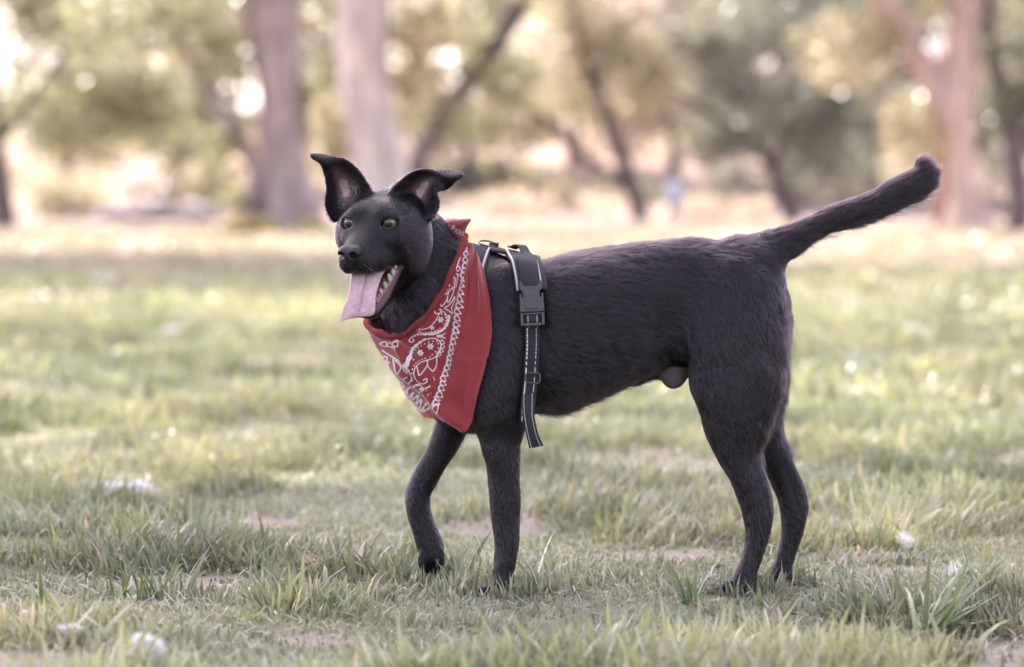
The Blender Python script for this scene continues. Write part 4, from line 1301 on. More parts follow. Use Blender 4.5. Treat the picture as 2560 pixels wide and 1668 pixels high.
bank = np.clip((gxy[:, 1] - (60 + np.clip((gxy[:, 0] + 15)*.30, -4, 10)) + 5*(v2[:, 0] - .5))/3, 0, 1)[:, None]
col = thatch*(1 - sm_[:, None]) + soil*sm_[:, None]
col = col*(1 - farw) + (dry*dryw + green_far*(1 - dryw))*farw
col = col*(1 - bank) + (np.array([.20, .155, .125]) + np.array([.08, .06, .045])*np.clip((gxy[:, 1:2] - 82)/10, 0, 1))*(.7 + .6*v2)*bank
m_ground = mat('soil_and_thatch', rough=.95, spec=.1)
attr_color(m_ground)
nz = add_noise_bump(m_ground, 60, .8, .012, 6)
ground = make_mesh('ground', np.column_stack([gxy, zz]), quads, m_ground, attrs={'tint': ('FLOAT_COLOR', col)})
tag(ground, kind='structure')

def leafy(name, trans=.4, rough=.5, spec=.35):
    m = bpy.data.materials.new(name); m.use_nodes = True
    nt = m.node_tree; b = nt.nodes['Principled BSDF']; o = nt.nodes['Material Output']
    b.inputs['Roughness'].default_value = rough; b.inputs['Specular IOR Level'].default_value = spec
    a = nt.nodes.new('ShaderNodeAttribute'); a.attribute_name = 'tint'
    t = nt.nodes.new('ShaderNodeBsdfTranslucent'); mx = nt.nodes.new('ShaderNodeMixShader'); mx.inputs[0].default_value = trans
    gm = nt.nodes.new('ShaderNodeMix'); gm.data_type = 'RGBA'; gm.blend_type = 'MULTIPLY'; gm.inputs[0].default_value = 1.0
    gm.inputs[7].default_value = (1.06, 1.06, .84, 1)
    nt.links.new(a.outputs['Color'], b.inputs['Base Color']); nt.links.new(a.outputs['Color'], gm.inputs[6]); nt.links.new(gm.outputs[2], t.inputs['Color'])
    nt.links.new(b.outputs[0], mx.inputs[1]); nt.links.new(t.outputs[0], mx.inputs[2]); nt.links.new(mx.outputs[0], o.inputs['Surface'])
    return m

# ------------------------------------------------------------------ grass: single blades
def blades(base, az, lean, length, width, curl, tint, seg=3):
    """curved tapering blades -> verts, quads, per-vertex tint"""
    n = len(base)
    d = np.stack([np.cos(az), np.sin(az), 0*az], 1); sd = np.stack([-np.sin(az), np.cos(az), 0*az], 1)
    tw = rng.uniform(-.9, .9, n)
    sd = sd*np.cos(tw)[:, None] + d*np.sin(tw)[:, None]
    V = np.zeros((n, 2*(seg+1), 3)); cur = base.copy(); a = lean.copy()
    for k in range(seg + 1):
        t = k/seg
        w = width*(1 - t**1.6)*(.75 + .5*t*(1-t)*2) + width*.04
        V[:, 2*k] = cur - sd*(w/2)[:, None]; V[:, 2*k+1] = cur + sd*(w/2)[:, None]
        cur = cur + (d*np.sin(a)[:, None] + np.array([0, 0, 1.])*np.cos(a)[:, None])*(length/seg)[:, None]
        a = a + curl/seg
    off = (np.arange(n)*2*(seg+1))[:, None]
    Q = np.concatenate([np.stack([off[:, 0]+2*k, off[:, 0]+2*k+1, off[:, 0]+2*k+3, off[:, 0]+2*k+2], 1) for k in range(seg)])
    shade = np.linspace(.80, 1.08, seg+1).repeat(2)[None, :, None]      # pale tip, deeper base
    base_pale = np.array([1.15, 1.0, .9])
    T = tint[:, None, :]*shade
    return V.reshape(-1, 3), Q, T.reshape(-1, 3)

def grass_colour(n, p):
    g1, g2, g3, st = np.array([.155, .175, .098]), np.array([.262, .280, .165]), np.array([.320, .310, .175]), np.array([.42, .36, .27])
    r = rng.random(n); w = fbm(p, 1.4, 401, 2)
    c = g1[None]*(1-r[:, None]) + g2[None]*r[:, None]
    y = np.clip((w - .47)/.15 + rng.normal(0, .3, n), 0, 1)[:, None]
    c = c*(1-.7*y) + g3*.7*y
    y2 = np.clip((p[:, 1] - 17)/8, 0, 1)[:, None]*np.clip(rng.random((n, 1))*1.6, 0, 1)
    c = c*(1 - y2) + np.array([.32, .262, .21])*y2
    s = (rng.random(n) < .06)[:, None]
    c = np.where(s, st*rng.uniform(.7, 1.15, (n, 1)), c)
    pt = fbm(p, 3.0, 411, 3)[:, None]
    return c*rng.uniform(.75, 1.25, (n, 1))*np.clip(.45 + 1.15*pt, .5, 1.5)

def lawn(y0, y1, dens, wid, hgt, seg, margin, blue=0):
    d0, d1 = DIST + y0, DIST + y1
    n = int((y1 - y0)*(d0 + d1)/2*(1.536/DIST)*dens + (y1 - y0)*2*margin*dens)
    y = rng.uniform(y0, y1, n*2); hw_ = (DIST + y)*1.536/DIST/2 + margin
    x = rng.uniform(-1, 1, n*2)*hw_.max(); k = np.abs(x) < hw_; x, y = x[k][:n], y[k][:n]
    s = soil_mask(x, y); p = np.stack([x, y, 0*x], 1)
    cl = fbm(p, 3.6, 501, 3)
    keep = rng.random(len(x)) > s*.78
    tram = np.zeros(len(x), bool)
    x, y, cl, p = x[keep], y[keep], cl[keep], p[keep]
    if blue:
        k2 = cl > .47; x, y, cl, p, = x[k2], y[k2], cl[k2], p[k2]; keep = np.where(keep)[0][k2]
    n = len(x)
    tall = np.clip((cl - .46)/.16, 0, 1)
    L = hgt*(.36 + 1.15*tall)*rng.uniform(.55, 1.45, n)*(1 - .45*s[keep])
    az = rng.uniform(0, 2*np.pi, n) + 0.0
    swirl = vnoise(p, 2.2, 511)*4*np.pi
    az = np.where(rng.random(n) < .45, swirl + rng.normal(0, .6, n), az)
    lean = np.abs(rng.normal(.35, .28, n)); curl = rng.normal(.75, .5, n)
    W = wid*rng.uniform(.6, 1.5, n)*(1 + .5*tall)
    base = np.stack([x, y, gheight(x, y) - .004], 1)
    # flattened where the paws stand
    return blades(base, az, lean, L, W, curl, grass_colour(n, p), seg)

m_grass = leafy('grass_blade', .38, .33, .5)
def thatch_layer(y0, y1, n):
    y = rng.uniform(y0, y1, n); x = rng.uniform(-1, 1, n)*((DIST + y)*1.536/DIST/2 + .4)
    b = np.stack([x, y, gheight(x, y) + rng.uniform(0, .006, n)], 1)
    c = np.where((rng.random(n) < .6)[:, None], np.array([.40, .33, .25]), np.array([.24, .20, .16]))*rng.uniform(.6, 1.2, (n, 1))
    return blades(b, rng.uniform(0, 6.283, n), rng.uniform(1.1, 1.5, n), rng.uniform(.012, .045, n), rng.uniform(.0012, .0034, n), rng.uniform(-.1, .5, n), c, 2)
def around_paws():
    P_ = []
    for u, v, y in [(1150, 1375, -.069), (1722, 1362, -.067), (1802, 1343, .062), (1000, 1330, .060)]:
        c = D(u, v, y); k = 150
        a = rng.uniform(0, 6.283, k); r_ = rng.uniform(.022, .060, k)
        P_.append(np.stack([c[0] + np.cos(a)*r_*1.3, c[1] + np.sin(a)*r_, np.zeros(k)], 1))
    b = np.concatenate(P_); n = len(b); b[:, 2] = gheight(b[:, 0], b[:, 1]) - .004
    return blades(b, rng.uniform(0, 6.283, n), np.abs(rng.normal(.35, .25, n)), rng.uniform(.020, .044, n), rng.uniform(.003, .006, n), rng.normal(.6, .4, n), grass_colour(n, b), 4)
tiers = [around_paws(), thatch_layer(-1.75, 4, 22000), lawn(-1.75, .9, 7800, .0038, .032, 3, .45), lawn(-1.75, 3.0, 560, .0068, .047, 4, .45, 1), lawn(.9, 4, 4200, .0048, .038, 2, .6), lawn(4, 12, 1200, .0095, .042, 2, .8), lawn(12, 30, 240, .019, .060, 2, 1.0), lawn(30, 60, 40, .045, .07, 2, 2.0)]
V = []; Q = []; T = []; o_ = 0
for v, q, t in tiers:
    V.append(v); Q.append(q + o_); T.append(t); o_ += len(v)
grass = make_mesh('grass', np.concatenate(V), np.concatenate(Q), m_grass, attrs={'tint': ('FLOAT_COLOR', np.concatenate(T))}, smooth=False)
tag(grass, 'patchy green park grass with dry blades', 'grass', kind='stuff')
print('grass', o_, 'verts', round(time.time() - T0, 1), 's')

# ------------------------------------------------------------------ single tufts, leaves, straws and seed fluff
def tuft(name, label, cat, u, v, n, L, W, lean, colr, aim=None, group=None, spread=.012):
    c = G(u, v); c[2] = gheight(c[:1], c[1:2])[0] - .006
    az = rng.uniform(0, 2*np.pi, n) if aim is None else rng.normal(aim, 1.0, n)
    b = c + np.column_stack([rng.normal(0, spread, n), rng.normal(0, spread, n), np.zeros(n)])
    t = np.array(colr)*rng.uniform(.75, 1.25, (n, 1))
    V, Q, T = blades(b, az, np.abs(rng.normal(lean, .25, n)), L*rng.uniform(.55, 1.15, n), W*rng.uniform(.7, 1.2, n), rng.normal(.55, .3, n), t, 6)
    # the root crown the blades grow from
    rv, rf = sphere_mesh(c + np.array([0, 0, .001]), 1.0, None, 14, 8, lambda q: q*np.array([spread*2.6, spread*2.6, .006]))
    Q = np.concatenate([Q, np.array(rf) + len(V)]); V = np.concatenate([V, rv]); T = np.concatenate([T, np.tile(np.array([.16, .14, .09]), (len(rv), 1))])
    o = make_mesh(name, V, Q, m_grass, attrs={'tint': ('FLOAT_COLOR', T)}, smooth=True)
    return tag(o, label, cat, group)
tuft('grass_clump', 'clump of broad flat grass leaves spreading low beside a dark wiry tuft', 'grass clump', 2318, 1566, 34, .150, .0115, .85, (.17, .22, .105), aim=.4)
tuft('wiry_tuft', 'dark wiry tuft of thin upright stems behind the broad-leaved clump', 'grass tuft', 2455, 1545, 260, .085, .0013, .32, (.055, .060, .040), spread=.032)
tuft('grass_clump', 'tall arching grass clump in front of the dog\'s hind paw', 'grass clump', 1728, 1515, 18, .105, .0062, .40, (.16, .21, .10), spread=.006)
tuft('grass_clump', 'dense low clump of grass in the foreground right of the hind legs', 'grass clump', 2120, 1620, 130, .060, .0042, .55, (.13, .18, .07), spread=.045)
tuft('grass_clump', 'upright dark grass clump in the foreground beside bare soil', 'grass clump', 350, 1500, 34, .085, .0050, .28, (.115, .155, .065), spread=.03)
tuft('grass_clump', 'two-bladed broad clump near the left edge of the lawn', 'grass clump', 108, 1548, 10, .085, .0085, .35, (.13, .165, .065), spread=.012)
tuft('grass_clump', 'blurred dark clump on the lawn left of the lifted paw', 'grass clump', 440, 1325, 170, .065, .0045, .75, (.075, .115, .055), spread=.04)
tuft('grass_clump', 'clump of wide blades behind the hind legs', 'grass clump', 2310, 1265, 60, .095, .0075, .60, (.14, .19, .08), spread=.06)

m_fluff = mat('white_seed_fluff', (.80, .77, .74), rough=.9, spec=.1)
def fluff(u, v, r, label, flat=.5, dn=1.0):
    c = G(u, v); c[2] = gheight(c[:1], c[1:2])[0] + r*flat*.8 + .008
    n = int(1500*dn)
    lumps = rng.normal(0, .45, (7, 3)); lr = rng.uniform(.25, .6, (7, 1)); k_ = rng.integers(0, 7, n)
    d = nrm(rng.normal(0, 1, (n, 3))); p = c + (lumps[k_] + d*rng.random((n, 1))**.6*lr[k_])*r*np.array([1.1, .8, flat])
    seg = 7; pts = np.zeros((n, seg, 3)); cur = p; dv = nrm(rng.normal(0, 1, (n, 3)))
    for k in range(seg):
        pts[:, k] = cur; dv = nrm(dv + rng.normal(0, .75, (n, 3)) - (cur - c)/r*.9); cur = cur + dv*r*.11*np.array([1, 1, .8])
    cv = bpy.data.hair_curves.new('seed_fluff'); cv.add_curves([seg]*n)
    cv.attributes['position'].data.foreach_set('vector', pts.astype(np.float32).ravel())
    ra = cv.attributes.new('radius', 'FLOAT', 'POINT') if 'radius' not in cv.attributes else cv.attributes['radius']
    ra.data.foreach_set('value', np.full(n*seg, max(.00010, r*.0042), np.float32))
    o = bpy.data.objects.new('seed_fluff', cv); COL.objects.link(o); cv.materials.append(m_fluff)
    tag(o, label, 'seed fluff', 'tufts of white seed fluff on the grass')
for a in [(378, 1690, .027, 'largest white seed fluff, on the grass at the front edge', .75, 1.8), (70, 1592, .014, 'thin white seed fluff lying by the left edge of the lawn'), (170, 1635, .017, 'small wisp of white seed fluff beside the largest one'),
          (2266, 1400, .022, 'airy white seed fluff on the grass behind the dark wiry tuft', .8, .16), (2400, 1462, .024, 'white seed fluff caught in the grass just over the wiry tuft', .7, .2), (430, 838, .045, 'blurred white seed fluff on the shaded lawn level with the bandana', .45),
          (300, 1248, .045, 'flat pale seed fluff on the lawn beside the dark clump', .3), (2285, 838, .045, 'bright blurred seed fluff on the lawn behind the tail end', .45), (245, 712, .07, 'farthest blurred seed fluff, near the shade edge', .4)]:
    fluff(*a)
m_dead = mat('dry_brown_leaf', (.36, .25, .17), rough=.8, spec=.2)
def dead_leaf(u, v, L, rot, label):
    c = G(u, v); c[2] = gheight(c[:1], c[1:2])[0] + .018
    s, t = np.meshgrid(np.linspace(-1, 1, 15), np.linspace(-1, 1, 9), indexing='ij')
    w = .42*(1 - np.abs(s)**2.2)
    q = np.stack([s*L, t*w*L, .25*L*(t*w*2)**2 + .12*L*np.sin(s*2.5) + .03*L*np.abs(t)], -1)
    ca, sa = math.cos(rot), math.sin(rot)
    R_ = np.array([[ca, -sa, 0], [sa, ca, 0], [0, 0, 1]]) @ np.array([[1, 0, 0], [0, .8, -.6], [0, .6, .8]])
    o = slab(q @ R_.T + c, .0003, 'dry_leaf', m_dead)
    tag(o, label, 'dry leaf', 'dry leaves on the grass')
dead_leaf(770, 1432, .020, .3, 'curled tan dry leaf on the grass left of the lifted paw')
dead_leaf(690, 1340, .016, 1.2, 'small upright pale dry leaf behind the tan curled one')
dead_leaf(1265, 1300, .014, .2, 'small dry leaf lying on the grass between the forelegs and belly')
a, b = G(738, 1552), G(862, 1486); a[2] = .012; b[2] = .040
v, f = tube(hermite([0, 1, 2], np.array([a, (a+b)/2 + [0, 0, .006], b]), 12)[1], .0011, 7)
tag(make_mesh('straw', v, f, mat('grey_straw', (.22, .17, .15), rough=.7), None), 'thin grey dry stem lying slantwise across the grass', 'straw')

# ================================================================== TREES
def bark_mat(name, c, sc_=6):
    m = mat(name, c, rough=.9, spec=.15)
    b = m.node_tree.nodes['Principled BSDF']
    tcn = node(m, 'ShaderNodeTexCoord'); mp = node(m, 'ShaderNodeMapping'); mp.inputs['Scale'].default_value = (1, 1, .22)
    n1 = node(m, 'ShaderNodeTexNoise'); n1.inputs['Scale'].default_value = sc_; n1.inputs['Detail'].default_value = 8
    cr = node(m, 'ShaderNodeValToRGB'); cr.color_ramp.elements[0].position = .3; cr.color_ramp.elements[1].position = .7
    cr.color_ramp.elements[0].color = (*[x*.62 for x in c], 1); cr.color_ramp.elements[1].color = (*[min(1, x*1.3) for x in c], 1)
    bp_ = node(m, 'ShaderNodeBump'); bp_.inputs['Distance'].default_value = .05; bp_.inputs['Strength'].default_value = .8
    link(m, tcn.outputs['Object'], mp.inputs[0]); link(m, mp.outputs[0], n1.inputs['Vector']); link(m, n1.outputs[0], cr.inputs[0]); link(m, cr.outputs[0], b.inputs['Base Color'])
    link(m, n1.outputs[0], bp_.inputs['Height']); link(m, bp_.outputs[0], b.inputs['Normal'])
    return m
BARK = {'grey': bark_mat('grey_brown_bark', (.26, .215, .205)), 'pale': bark_mat('pale_smooth_bark', (.38, .335, .305)), 'dark': bark_mat('dark_bark', (.095, .078, .074)),
        'tan': bark_mat('tan_pink_bark', (.37, .275, .225)), 'red': bark_mat('red_brown_bark', (.23, .125, .095))}
m_leaf = leafy('tree_leaf', .55, .30, .6)
def leaves(blobs, n, size, cols, seed, gap=.44):
    """leaf faces spread through the blobs: (centre, radius xyz) -> verts, quads, tint"""
    r = np.random.default_rng(seed)
    vol = np.array([b[1][0]*b[1][2] for b in blobs]); pk = r.choice(len(blobs), n, p=vol/vol.sum())
    C = np.array([b[0] for b in blobs])[pk]; Rr = np.array([b[1] for b in blobs])[pk]
    d = nrm(r.normal(0, 1, (n, 3))); p = C + d*Rr*(r.random((n, 1))**.38)*(1 + .30*(vnoise(d*2.2 + pk[:, None], 1.0, seed + 9)[:, None] - .5)*2)
    cl = .6*vnoise(p, .9, seed) + .4*vnoise(p, 2.3, seed + 5); keep = (cl + r.normal(0, .07, n)) > gap      # clumps and gaps
    p = p[keep]; n = len(p)
    a = nrm(r.normal(0, 1, (n, 3))); b = nrm(np.cross(a, r.normal(0, 1, (n, 3))))
    s = size*r.uniform(.6, 1.4, (n, 1))
    V = np.stack([p - a*s, p + b*s*.45, p + a*s, p - b*s*.45], 1).reshape(-1, 3)
    Q = np.arange(4*n).reshape(n, 4)
    k = r.random((n, 1)); c = np.array(cols[0])*(1-k) + np.array(cols[1])*k
    c = c*r.uniform(.7, 1.3, (n, 1))
    return V, Q, np.repeat(c, 4, 0)
def Lm(px, y): return px*PX*KD*(DIST + y)/DIST
def tree(label, y, limbs, blobs, bark, cols, n=6000, size=.16, group='trees behind the lawn', seed=1, extra=None, name='tree', cover=2.0):
    """limbs: lists of (u, v, width) in display pixels at distance y; blobs: (u, v, ru, rv[, dy])"""
    base = D(limbs[0][0][0], limbs[0][0][1], y); base[2] = gheight(base[:1], np.array([y]))[0]
    root = empty(name, base)
    tag(root, label, 'tree', group)
    parts = []
    for li, L in enumerate(limbs):
        pts = np.array([D(u, v, y + (dd[0] if dd else 0)) for u, v, w_, *dd in L]); rad = np.array([Lm(l[2], y)/2 for l in L])
        if li == 0: pts[0, 2] = base[2] - .15
        k = max(len(pts)*7, 14)
        td, pd = hermite(np.arange(len(pts)), np.column_stack([pts, rad]), k)
        wob = 1 + .10*(vnoise(pd[:, :3], 1.3, seed + li) - .5)
        parts.append(tube(pd[:, :3], np.maximum(pd[:, 3], .01)*wob, 16))
    v, f = merge(parts)
    make_mesh('trunk', v + (fbm(v, 2.2, seed, 2)[:, None] - .5)*.10*(np.abs(Lm(limbs[0][0][2], y))), f, BARK[bark], root)
    bl = [(D(b[0], b[1], y + (b[4] if len(b) > 4 else 0)), (Lm(b[2], y), Lm(b[2], y)*.9, Lm(b[3], y))) for b in blobs]
    if extra: bl += extra
    if bl:
        size = size*.55
        area = sum(3.0*b[1][0]*b[1][2] for b in bl)
        V, Q, T = leaves(bl, int(min(area*cover/(.45*size*size), 42000)), size, cols, seed)
        make_mesh('crown', V, Q, m_leaf, root, attrs={'tint': ('FLOAT_COLOR', T)}, smooth=False)
    return root
OLIVE = ((.17, .172, .110), (.32, .305, .20)); GREY = ((.15, .155, .128), (.27, .265, .22)); GOLD = ((.27, .245, .165), (.44, .385, .285)); PINK = ((.36, .285, .24), (.54, .44, .38)); DEEP = ((.10, .112, .085), (.20, .20, .145))
tree('thick grey-brown trunk with a thin limb forking left, left of the dog\'s head', 50, [[(690, 545, 150), (672, 440, 112), (661, 330, 106), (655, 210, 112), (640, 110, 122), (622, 0, 138), (600, -160, 120), (570, -420, 80)],
     [(605, 405, 46), (560, 335, 40), (522, 270, 34), (470, 190, 27), (440, 130, 22), (400, 30, 18)], [(548, 305, 24), (550, 250, 18), (536, 190, 14)], [(625, 350, 40), (598, 430, 52), (585, 540, 60)], [(640, 60, 70), (700, -80, 55), (760, -260, 40)]],
     [(330, 60, 190, 90), (480, -60, 200, 100), (700, -300, 320, 180), (520, 150, 110, 90), (745, 60, 60, 120), (740, 240, 60, 110), (480, 330, 100, 60), (560, 470, 70, 40)], 'grey', OLIVE, 4200, .17, seed=11)
tree('pale smooth trunk standing directly behind the dog\'s ears', 44, [[(893, 560, 170), (887, 450, 150), (868, 330, 126), (850, 200, 120), (843, 80, 124), (846, -120, 120), (852, -400, 80)], [(845, -60, 70), (930, -240, 50), (1000, -420, 36)]],
     [(860, -330, 360, 180), (985, 50, 90, 80), (760, 330, 45, 110), (960, 180, 50, 90)], 'pale', GOLD, 2900, .17, seed=12)
tree('slender dark tree forking low into two leaning stems, behind the dog\'s back', 74, [[(1492, 532, 42), (1480, 470, 40), (1455, 390, 38), (1425, 310, 36), (1390, 220, 34), (1360, 130, 32), (1330, 20, 28), (1290, -140, 20)],
     [(1466, 435, 32), (1410, 402, 28), (1350, 362, 27), (1282, 285, 24), (1205, 245, 18), (1140, 222, 12)], [(1385, 205, 20), (1420, 110, 16), (1480, 20, 12)]],
     [(1320, 60, 150, 80), (1450, 120, 120, 80), (1260, 210, 110, 70), (1400, 250, 120, 60), (1520, 180, 90, 90), (1350, -180, 260, 140)], 'dark', GOLD, 2300, .17, seed=13)
tree('dark leaning bough rising right from beside the pale trunk', 62, [[(962, 548, 56), (962, 430, 46), (985, 345, 40), (1050, 240, 36), (1108, 162, 38), (1165, 90, 42), (1215, 0, 40), (1270, -140, 30)], [(985, 345, 24), (1000, 300, 18), (1010, 220, 12)]],
     [(1060, 90, 110, 90), (940, 110, 70, 90), (1020, 160, 90, 80), (1000, 250, 90, 70), (1180, 190, 110, 80), (1250, -120, 260, 140), (1130, 300, 60, 40)], 'dark', OLIVE, 3000, .17, seed=14)
tree('dark arching tree with grey-green leaves behind the dog\'s rump', 68, [[(1850, 532, 34), (1828, 470, 32), (1795, 390, 32), (1740, 322, 28), (1650, 262, 24), (1560, 212, 16)], [(1795, 390, 24), (1830, 280, 20), (1840, 150, 16), (1850, -60, 12)]],
     [(1800, 250, 150, 90), (1960, 200, 110, 110), (1930, 400, 150, 60), (1720, 420, 90, 50), (1680, 180, 110, 80), (1900, 330, 120, 70), (1740, 60, 190, 90), (1850, -160, 280, 140), (1600, 90, 80, 60)], 'dark', GREY, 5200, .17, seed=15)
tree('tan pink-barked tree forking into two thick limbs above the tail tip', 56, [[(2258, 530, 150), (2246, 470, 84), (2236, 400, 68), (2224, 310, 82), (2203, 220, 118)], [(2198, 245, 90), (2160, 170, 70), (2108, 95, 58), (2045, 0, 50), (1950, -160, 32)], [(2212, 240, 100), (2235, 120, 84), (2250, 0, 80), (2275, -220, 56)]],
     [(1960, 110, 130, 100), (2040, 40, 80, 60), (2170, 30, 50, 50), (2330, 150, 50, 60), (2060, -180, 330, 160), (2120, 300, 80, 90), (2320, 60, 80, 80)], 'tan', GOLD, 3800, .15, seed=16)
tree('red-brown thin trunk at the left foot of the tan forked tree', 60, [[(2186, 530, 40), (2188, 470, 32), (2184, 380, 26), (2176, 260, 20), (2160, 120, 14)]], [(2150, 230, 60, 50)], 'red', GREY, 350, .16, seed=17)
tree('dark trunk at the right edge with dull green leaves', 47, [[(2366, 526, 66), (2366, 430, 54), (2352, 330, 48), (2330, 230, 40), (2300, 90, 30), (2290, -120, 22)], [(2352, 340, 30), (2400, 220, 24), (2440, 60, 18)]],
     [(2330, 250, 70, 80), (2400, 120, 120, 100), (2320, 380, 40, 50), (2380, -160, 260, 150)], 'dark', DEEP, 2400, .16, seed=18)
tree('dark trunk cut by the left edge under a wall of olive leaves', 54, [[(6, 560, 70), (6, 470, 52), (-6, 360, 46), (-30, 200, 44), (-50, 0, 40), (-60, -250, 28)], [(-10, 340, 28), (80, 220, 22), (160, 110, 16), (230, 0, 12)]],
     [(60, 170, 190, 130), (200, 290, 190, 100), (60, 330, 120, 80), (330, 220, 130, 90), (400, 360, 110, 60), (140, 60, 120, 60), (0, -140, 260, 150), (500, 430, 60, 40), (20, 50, 130, 90), (260, 130, 130, 90)], 'dark', OLIVE, 8600, .17, seed=19)
# farther trees on and before the bank
for i, (u, y, cw, v0, cl, sd_, lb) in enumerate([(150, 92, 210, 250, OLIVE, 31, 'broad olive tree far behind the left-hand leaves'), (470, 98, 190, 270, GOLD, 32, 'golden-green tree far off left of the thick grey trunk'), (760, 96, 130, 250, GOLD, 33, 'pale golden tree far off between the two thick trunks'),
        (1080, 94, 190, 270, GOLD, 34, 'golden tree far off right of the pale trunk'), (1330, 100, 190, 220, PINK, 35, 'pinkish dry-leaved tree far behind the slender forked one'), (1560, 96, 180, 250, PINK, 36, 'pinkish tree far behind the middle of the dog\'s back'),
        (1800, 90, 210, 290, GREY, 37, 'grey-green tree far behind the arching one'), (2020, 94, 200, 270, GREY, 38, 'grey-green tree far off left of the tan forked trunk'), (2300, 92, 190, 280, DEEP, 39, 'deep green tree far off at the right')]):
    g0 = gheight(np.array([0.]), np.array([float(y)]))[0]
    vb = (HOR + (HC - g0)*DIST/(PX*(DIST + y)))/KD
    tree(lb, y, [[(u, vb, 34), (u + 8, vb - 90, 26), (u - 6, vb - 220, 20), (u + 12, vb - 420, 10)], [(u, vb - 120, 16), (u + 90, vb - 240, 11), (u + 130, vb - 330, 6)], [(u, vb - 150, 16), (u - 80, vb - 260, 11), (u - 120, vb - 330, 6)]],
         [(u, v0 - 40, cw, 120), (u - cw*.6, v0 + 40, cw*.55, 75), (u + cw*.6, v0 + 20, cw*.55, 80), (u + 20, v0 - 170, cw*.8, 90), (u - 30, v0 - 260, cw*1.1, 110), (u + 90, v0 - 330, cw, 100)], 'dark' if i % 2 else 'grey', cl, 2300, .20, 'trees far off by the bank', seed=sd_)
# unseen trees added beside the lawn: their crowns dapple the grass and the dog
def added_shade_tree(x, y, h, blobs, n, seed, label, dense=(), gp=.485, lsz=.11):
    root = empty('added_shade_tree', (x, y, 0)); tag(root, label, 'tree', 'unseen trees added for shade beside the lawn')
    lim = [np.array([[x, y, -.1], [x+.1, y, h*.3], [x, y+.1, h*.6], [x+.2, y, h]])]
    rads = [np.array([.34, .26, .20, .08])]
    for bx_, by_, bz_, r_ in blobs:
        lim.append(np.array([[x, y, h*.42], [(x+bx_)/2, (y+by_)/2, (h*.5+bz_)/2 + .5], [bx_, by_, bz_]])); rads.append(np.array([.16, .09, .03]))
    parts = []
    for p, r_ in zip(lim, rads):
        q = hermite(np.arange(len(p)), np.column_stack([p, r_]), 14)[1]; parts.append(tube(q[:, :3], q[:, 3], 12))
    v, f = merge(parts); make_mesh('trunk', v, f, BARK['grey'], root)
    V, Q, T = leaves([((b[0], b[1], b[2]), (b[3], b[3], b[3]*.6)) for b in blobs], n, lsz, OLIVE, seed, gp)
    if dense:  # extra leaves added to keep direct sun off the dog
        V2, Q2, T2 = leaves([((b[0], b[1], b[2]), (b[3], b[3], b[3]*.7)) for b in dense], 17000, .12, OLIVE, seed + 3, -1.0)
        V, Q, T = np.concatenate([V, V2]), np.concatenate([Q, Q2 + len(V)]), np.concatenate([T, T2])
    make_mesh('crown', V, Q, m_leaf, root, attrs={'tint': ('FLOAT_COLOR', T)}, smooth=False)
added_shade_tree(-6.2, 6.5, 11, [(-4.2, 7.6, 9.0, 2.8), (-5.6, 4.2, 8.2, 2.4), (-2.6, 9.5, 10, 2.4), (-7.5, 8.5, 9, 2.5), (-3.4, 4.8, 10.6, 2.2), (-1.6, 6.5, 9.5, 2.0)], 15000, 51, 'unseen leafy tree added beside the lawn to shade the dog', dense=[(-4.4, 7.6, 9.1, 1.3), (-3.6, 7.6, 9.0, 1.3), (-4.1, 6.9, 9.0, 1.2), (-3.0, 7.7, 9.1, 1.1), (-4.1, 7.4, 8.3, 1.2)])
added_shade_tree(-8.5, 15, 12, [(-6, 15, 9.5, 2.8), (-8.5, 18, 10, 2.8), (-3.8, 17, 10.5, 2.6), (-10, 13, 9, 2.6), (-5, 12, 11, 2.3)], 10000, 52, 'unseen leafy tree added farther back to dapple the lawn')
added_shade_tree(6.8, 16, 12, [(3.8, 15.5, 9.5, 2.6), (6.5, 18, 10, 2.8), (1.2, 17.5, 10.5, 2.4), (8, 13, 9, 2.6), (3.6, 11.5, 10, 2.2), (-1.2, 14.5, 11, 2.2)], 10000, 53, 'unseen leafy tree added for shade on the tail side of the lawn')

added_shade_tree(-10.5, 29, 12, [(-7.5, 30, 9.5, 3.0), (-4.4, 29.5, 10, 2.8), (-10, 32, 10, 3.0), (-6, 26.5, 10.5, 2.6), (-8.5, 34, 9.5, 2.6)], 34000, 54, 'unseen leafy tree added to shade the far lawn on the head side', gp=.34, lsz=.16)
added_shade_tree(10.5, 30, 12, [(7, 30, 9.5, 2.8), (3.6, 31, 10.5, 2.8), (9, 33, 10, 3.0), (5.4, 27.5, 10, 2.6), (.5, 30.5, 11, 2.4)], 34000, 55, 'unseen leafy tree added to shade the far lawn on the tail side', gp=.34, lsz=.16)
# low plants by the trunks, rocks, the far walker
def bush(u, v, y, rx, rz, cols, n, label, seed, name='bush', size=.07):
    c = D(u, v, y); c[2] = gheight(c[:1], np.array([float(y)]))[0]
    root = empty(name, c); tag(root, label, 'bush', 'undergrowth bushes on the far bank' if 'bank' in label else 'low bushes by the trunks')
    st = []
    for k in range(7):
        a = k*.9; st.append(tube([c, c + np.array([math.cos(a)*rx*.4, math.sin(a)*rx*.3, rz*.8]), c + np.array([math.cos(a)*rx*.8, math.sin(a)*rx*.6, rz*1.3])], [.018, .012, .005], 6))
    v_, f_ = merge(st); make_mesh('stem', v_, f_, BARK['dark'], root)
    V, Q, T = leaves([(c + np.array([0, 0, rz*.7]), (rx, rx*.8, rz*.8)), (c + np.array([rx*.6, 0, rz*.5]), (rx*.6, rx*.6, rz*.6)), (c + np.array([-rx*.6, .1, rz*.5]), (rx*.6, rx*.6, rz*.55))], n, size, cols, seed)
    make_mesh('foliage', V, Q, m_leaf, root, attrs={'tint': ('FLOAT_COLOR', T)}, smooth=False)
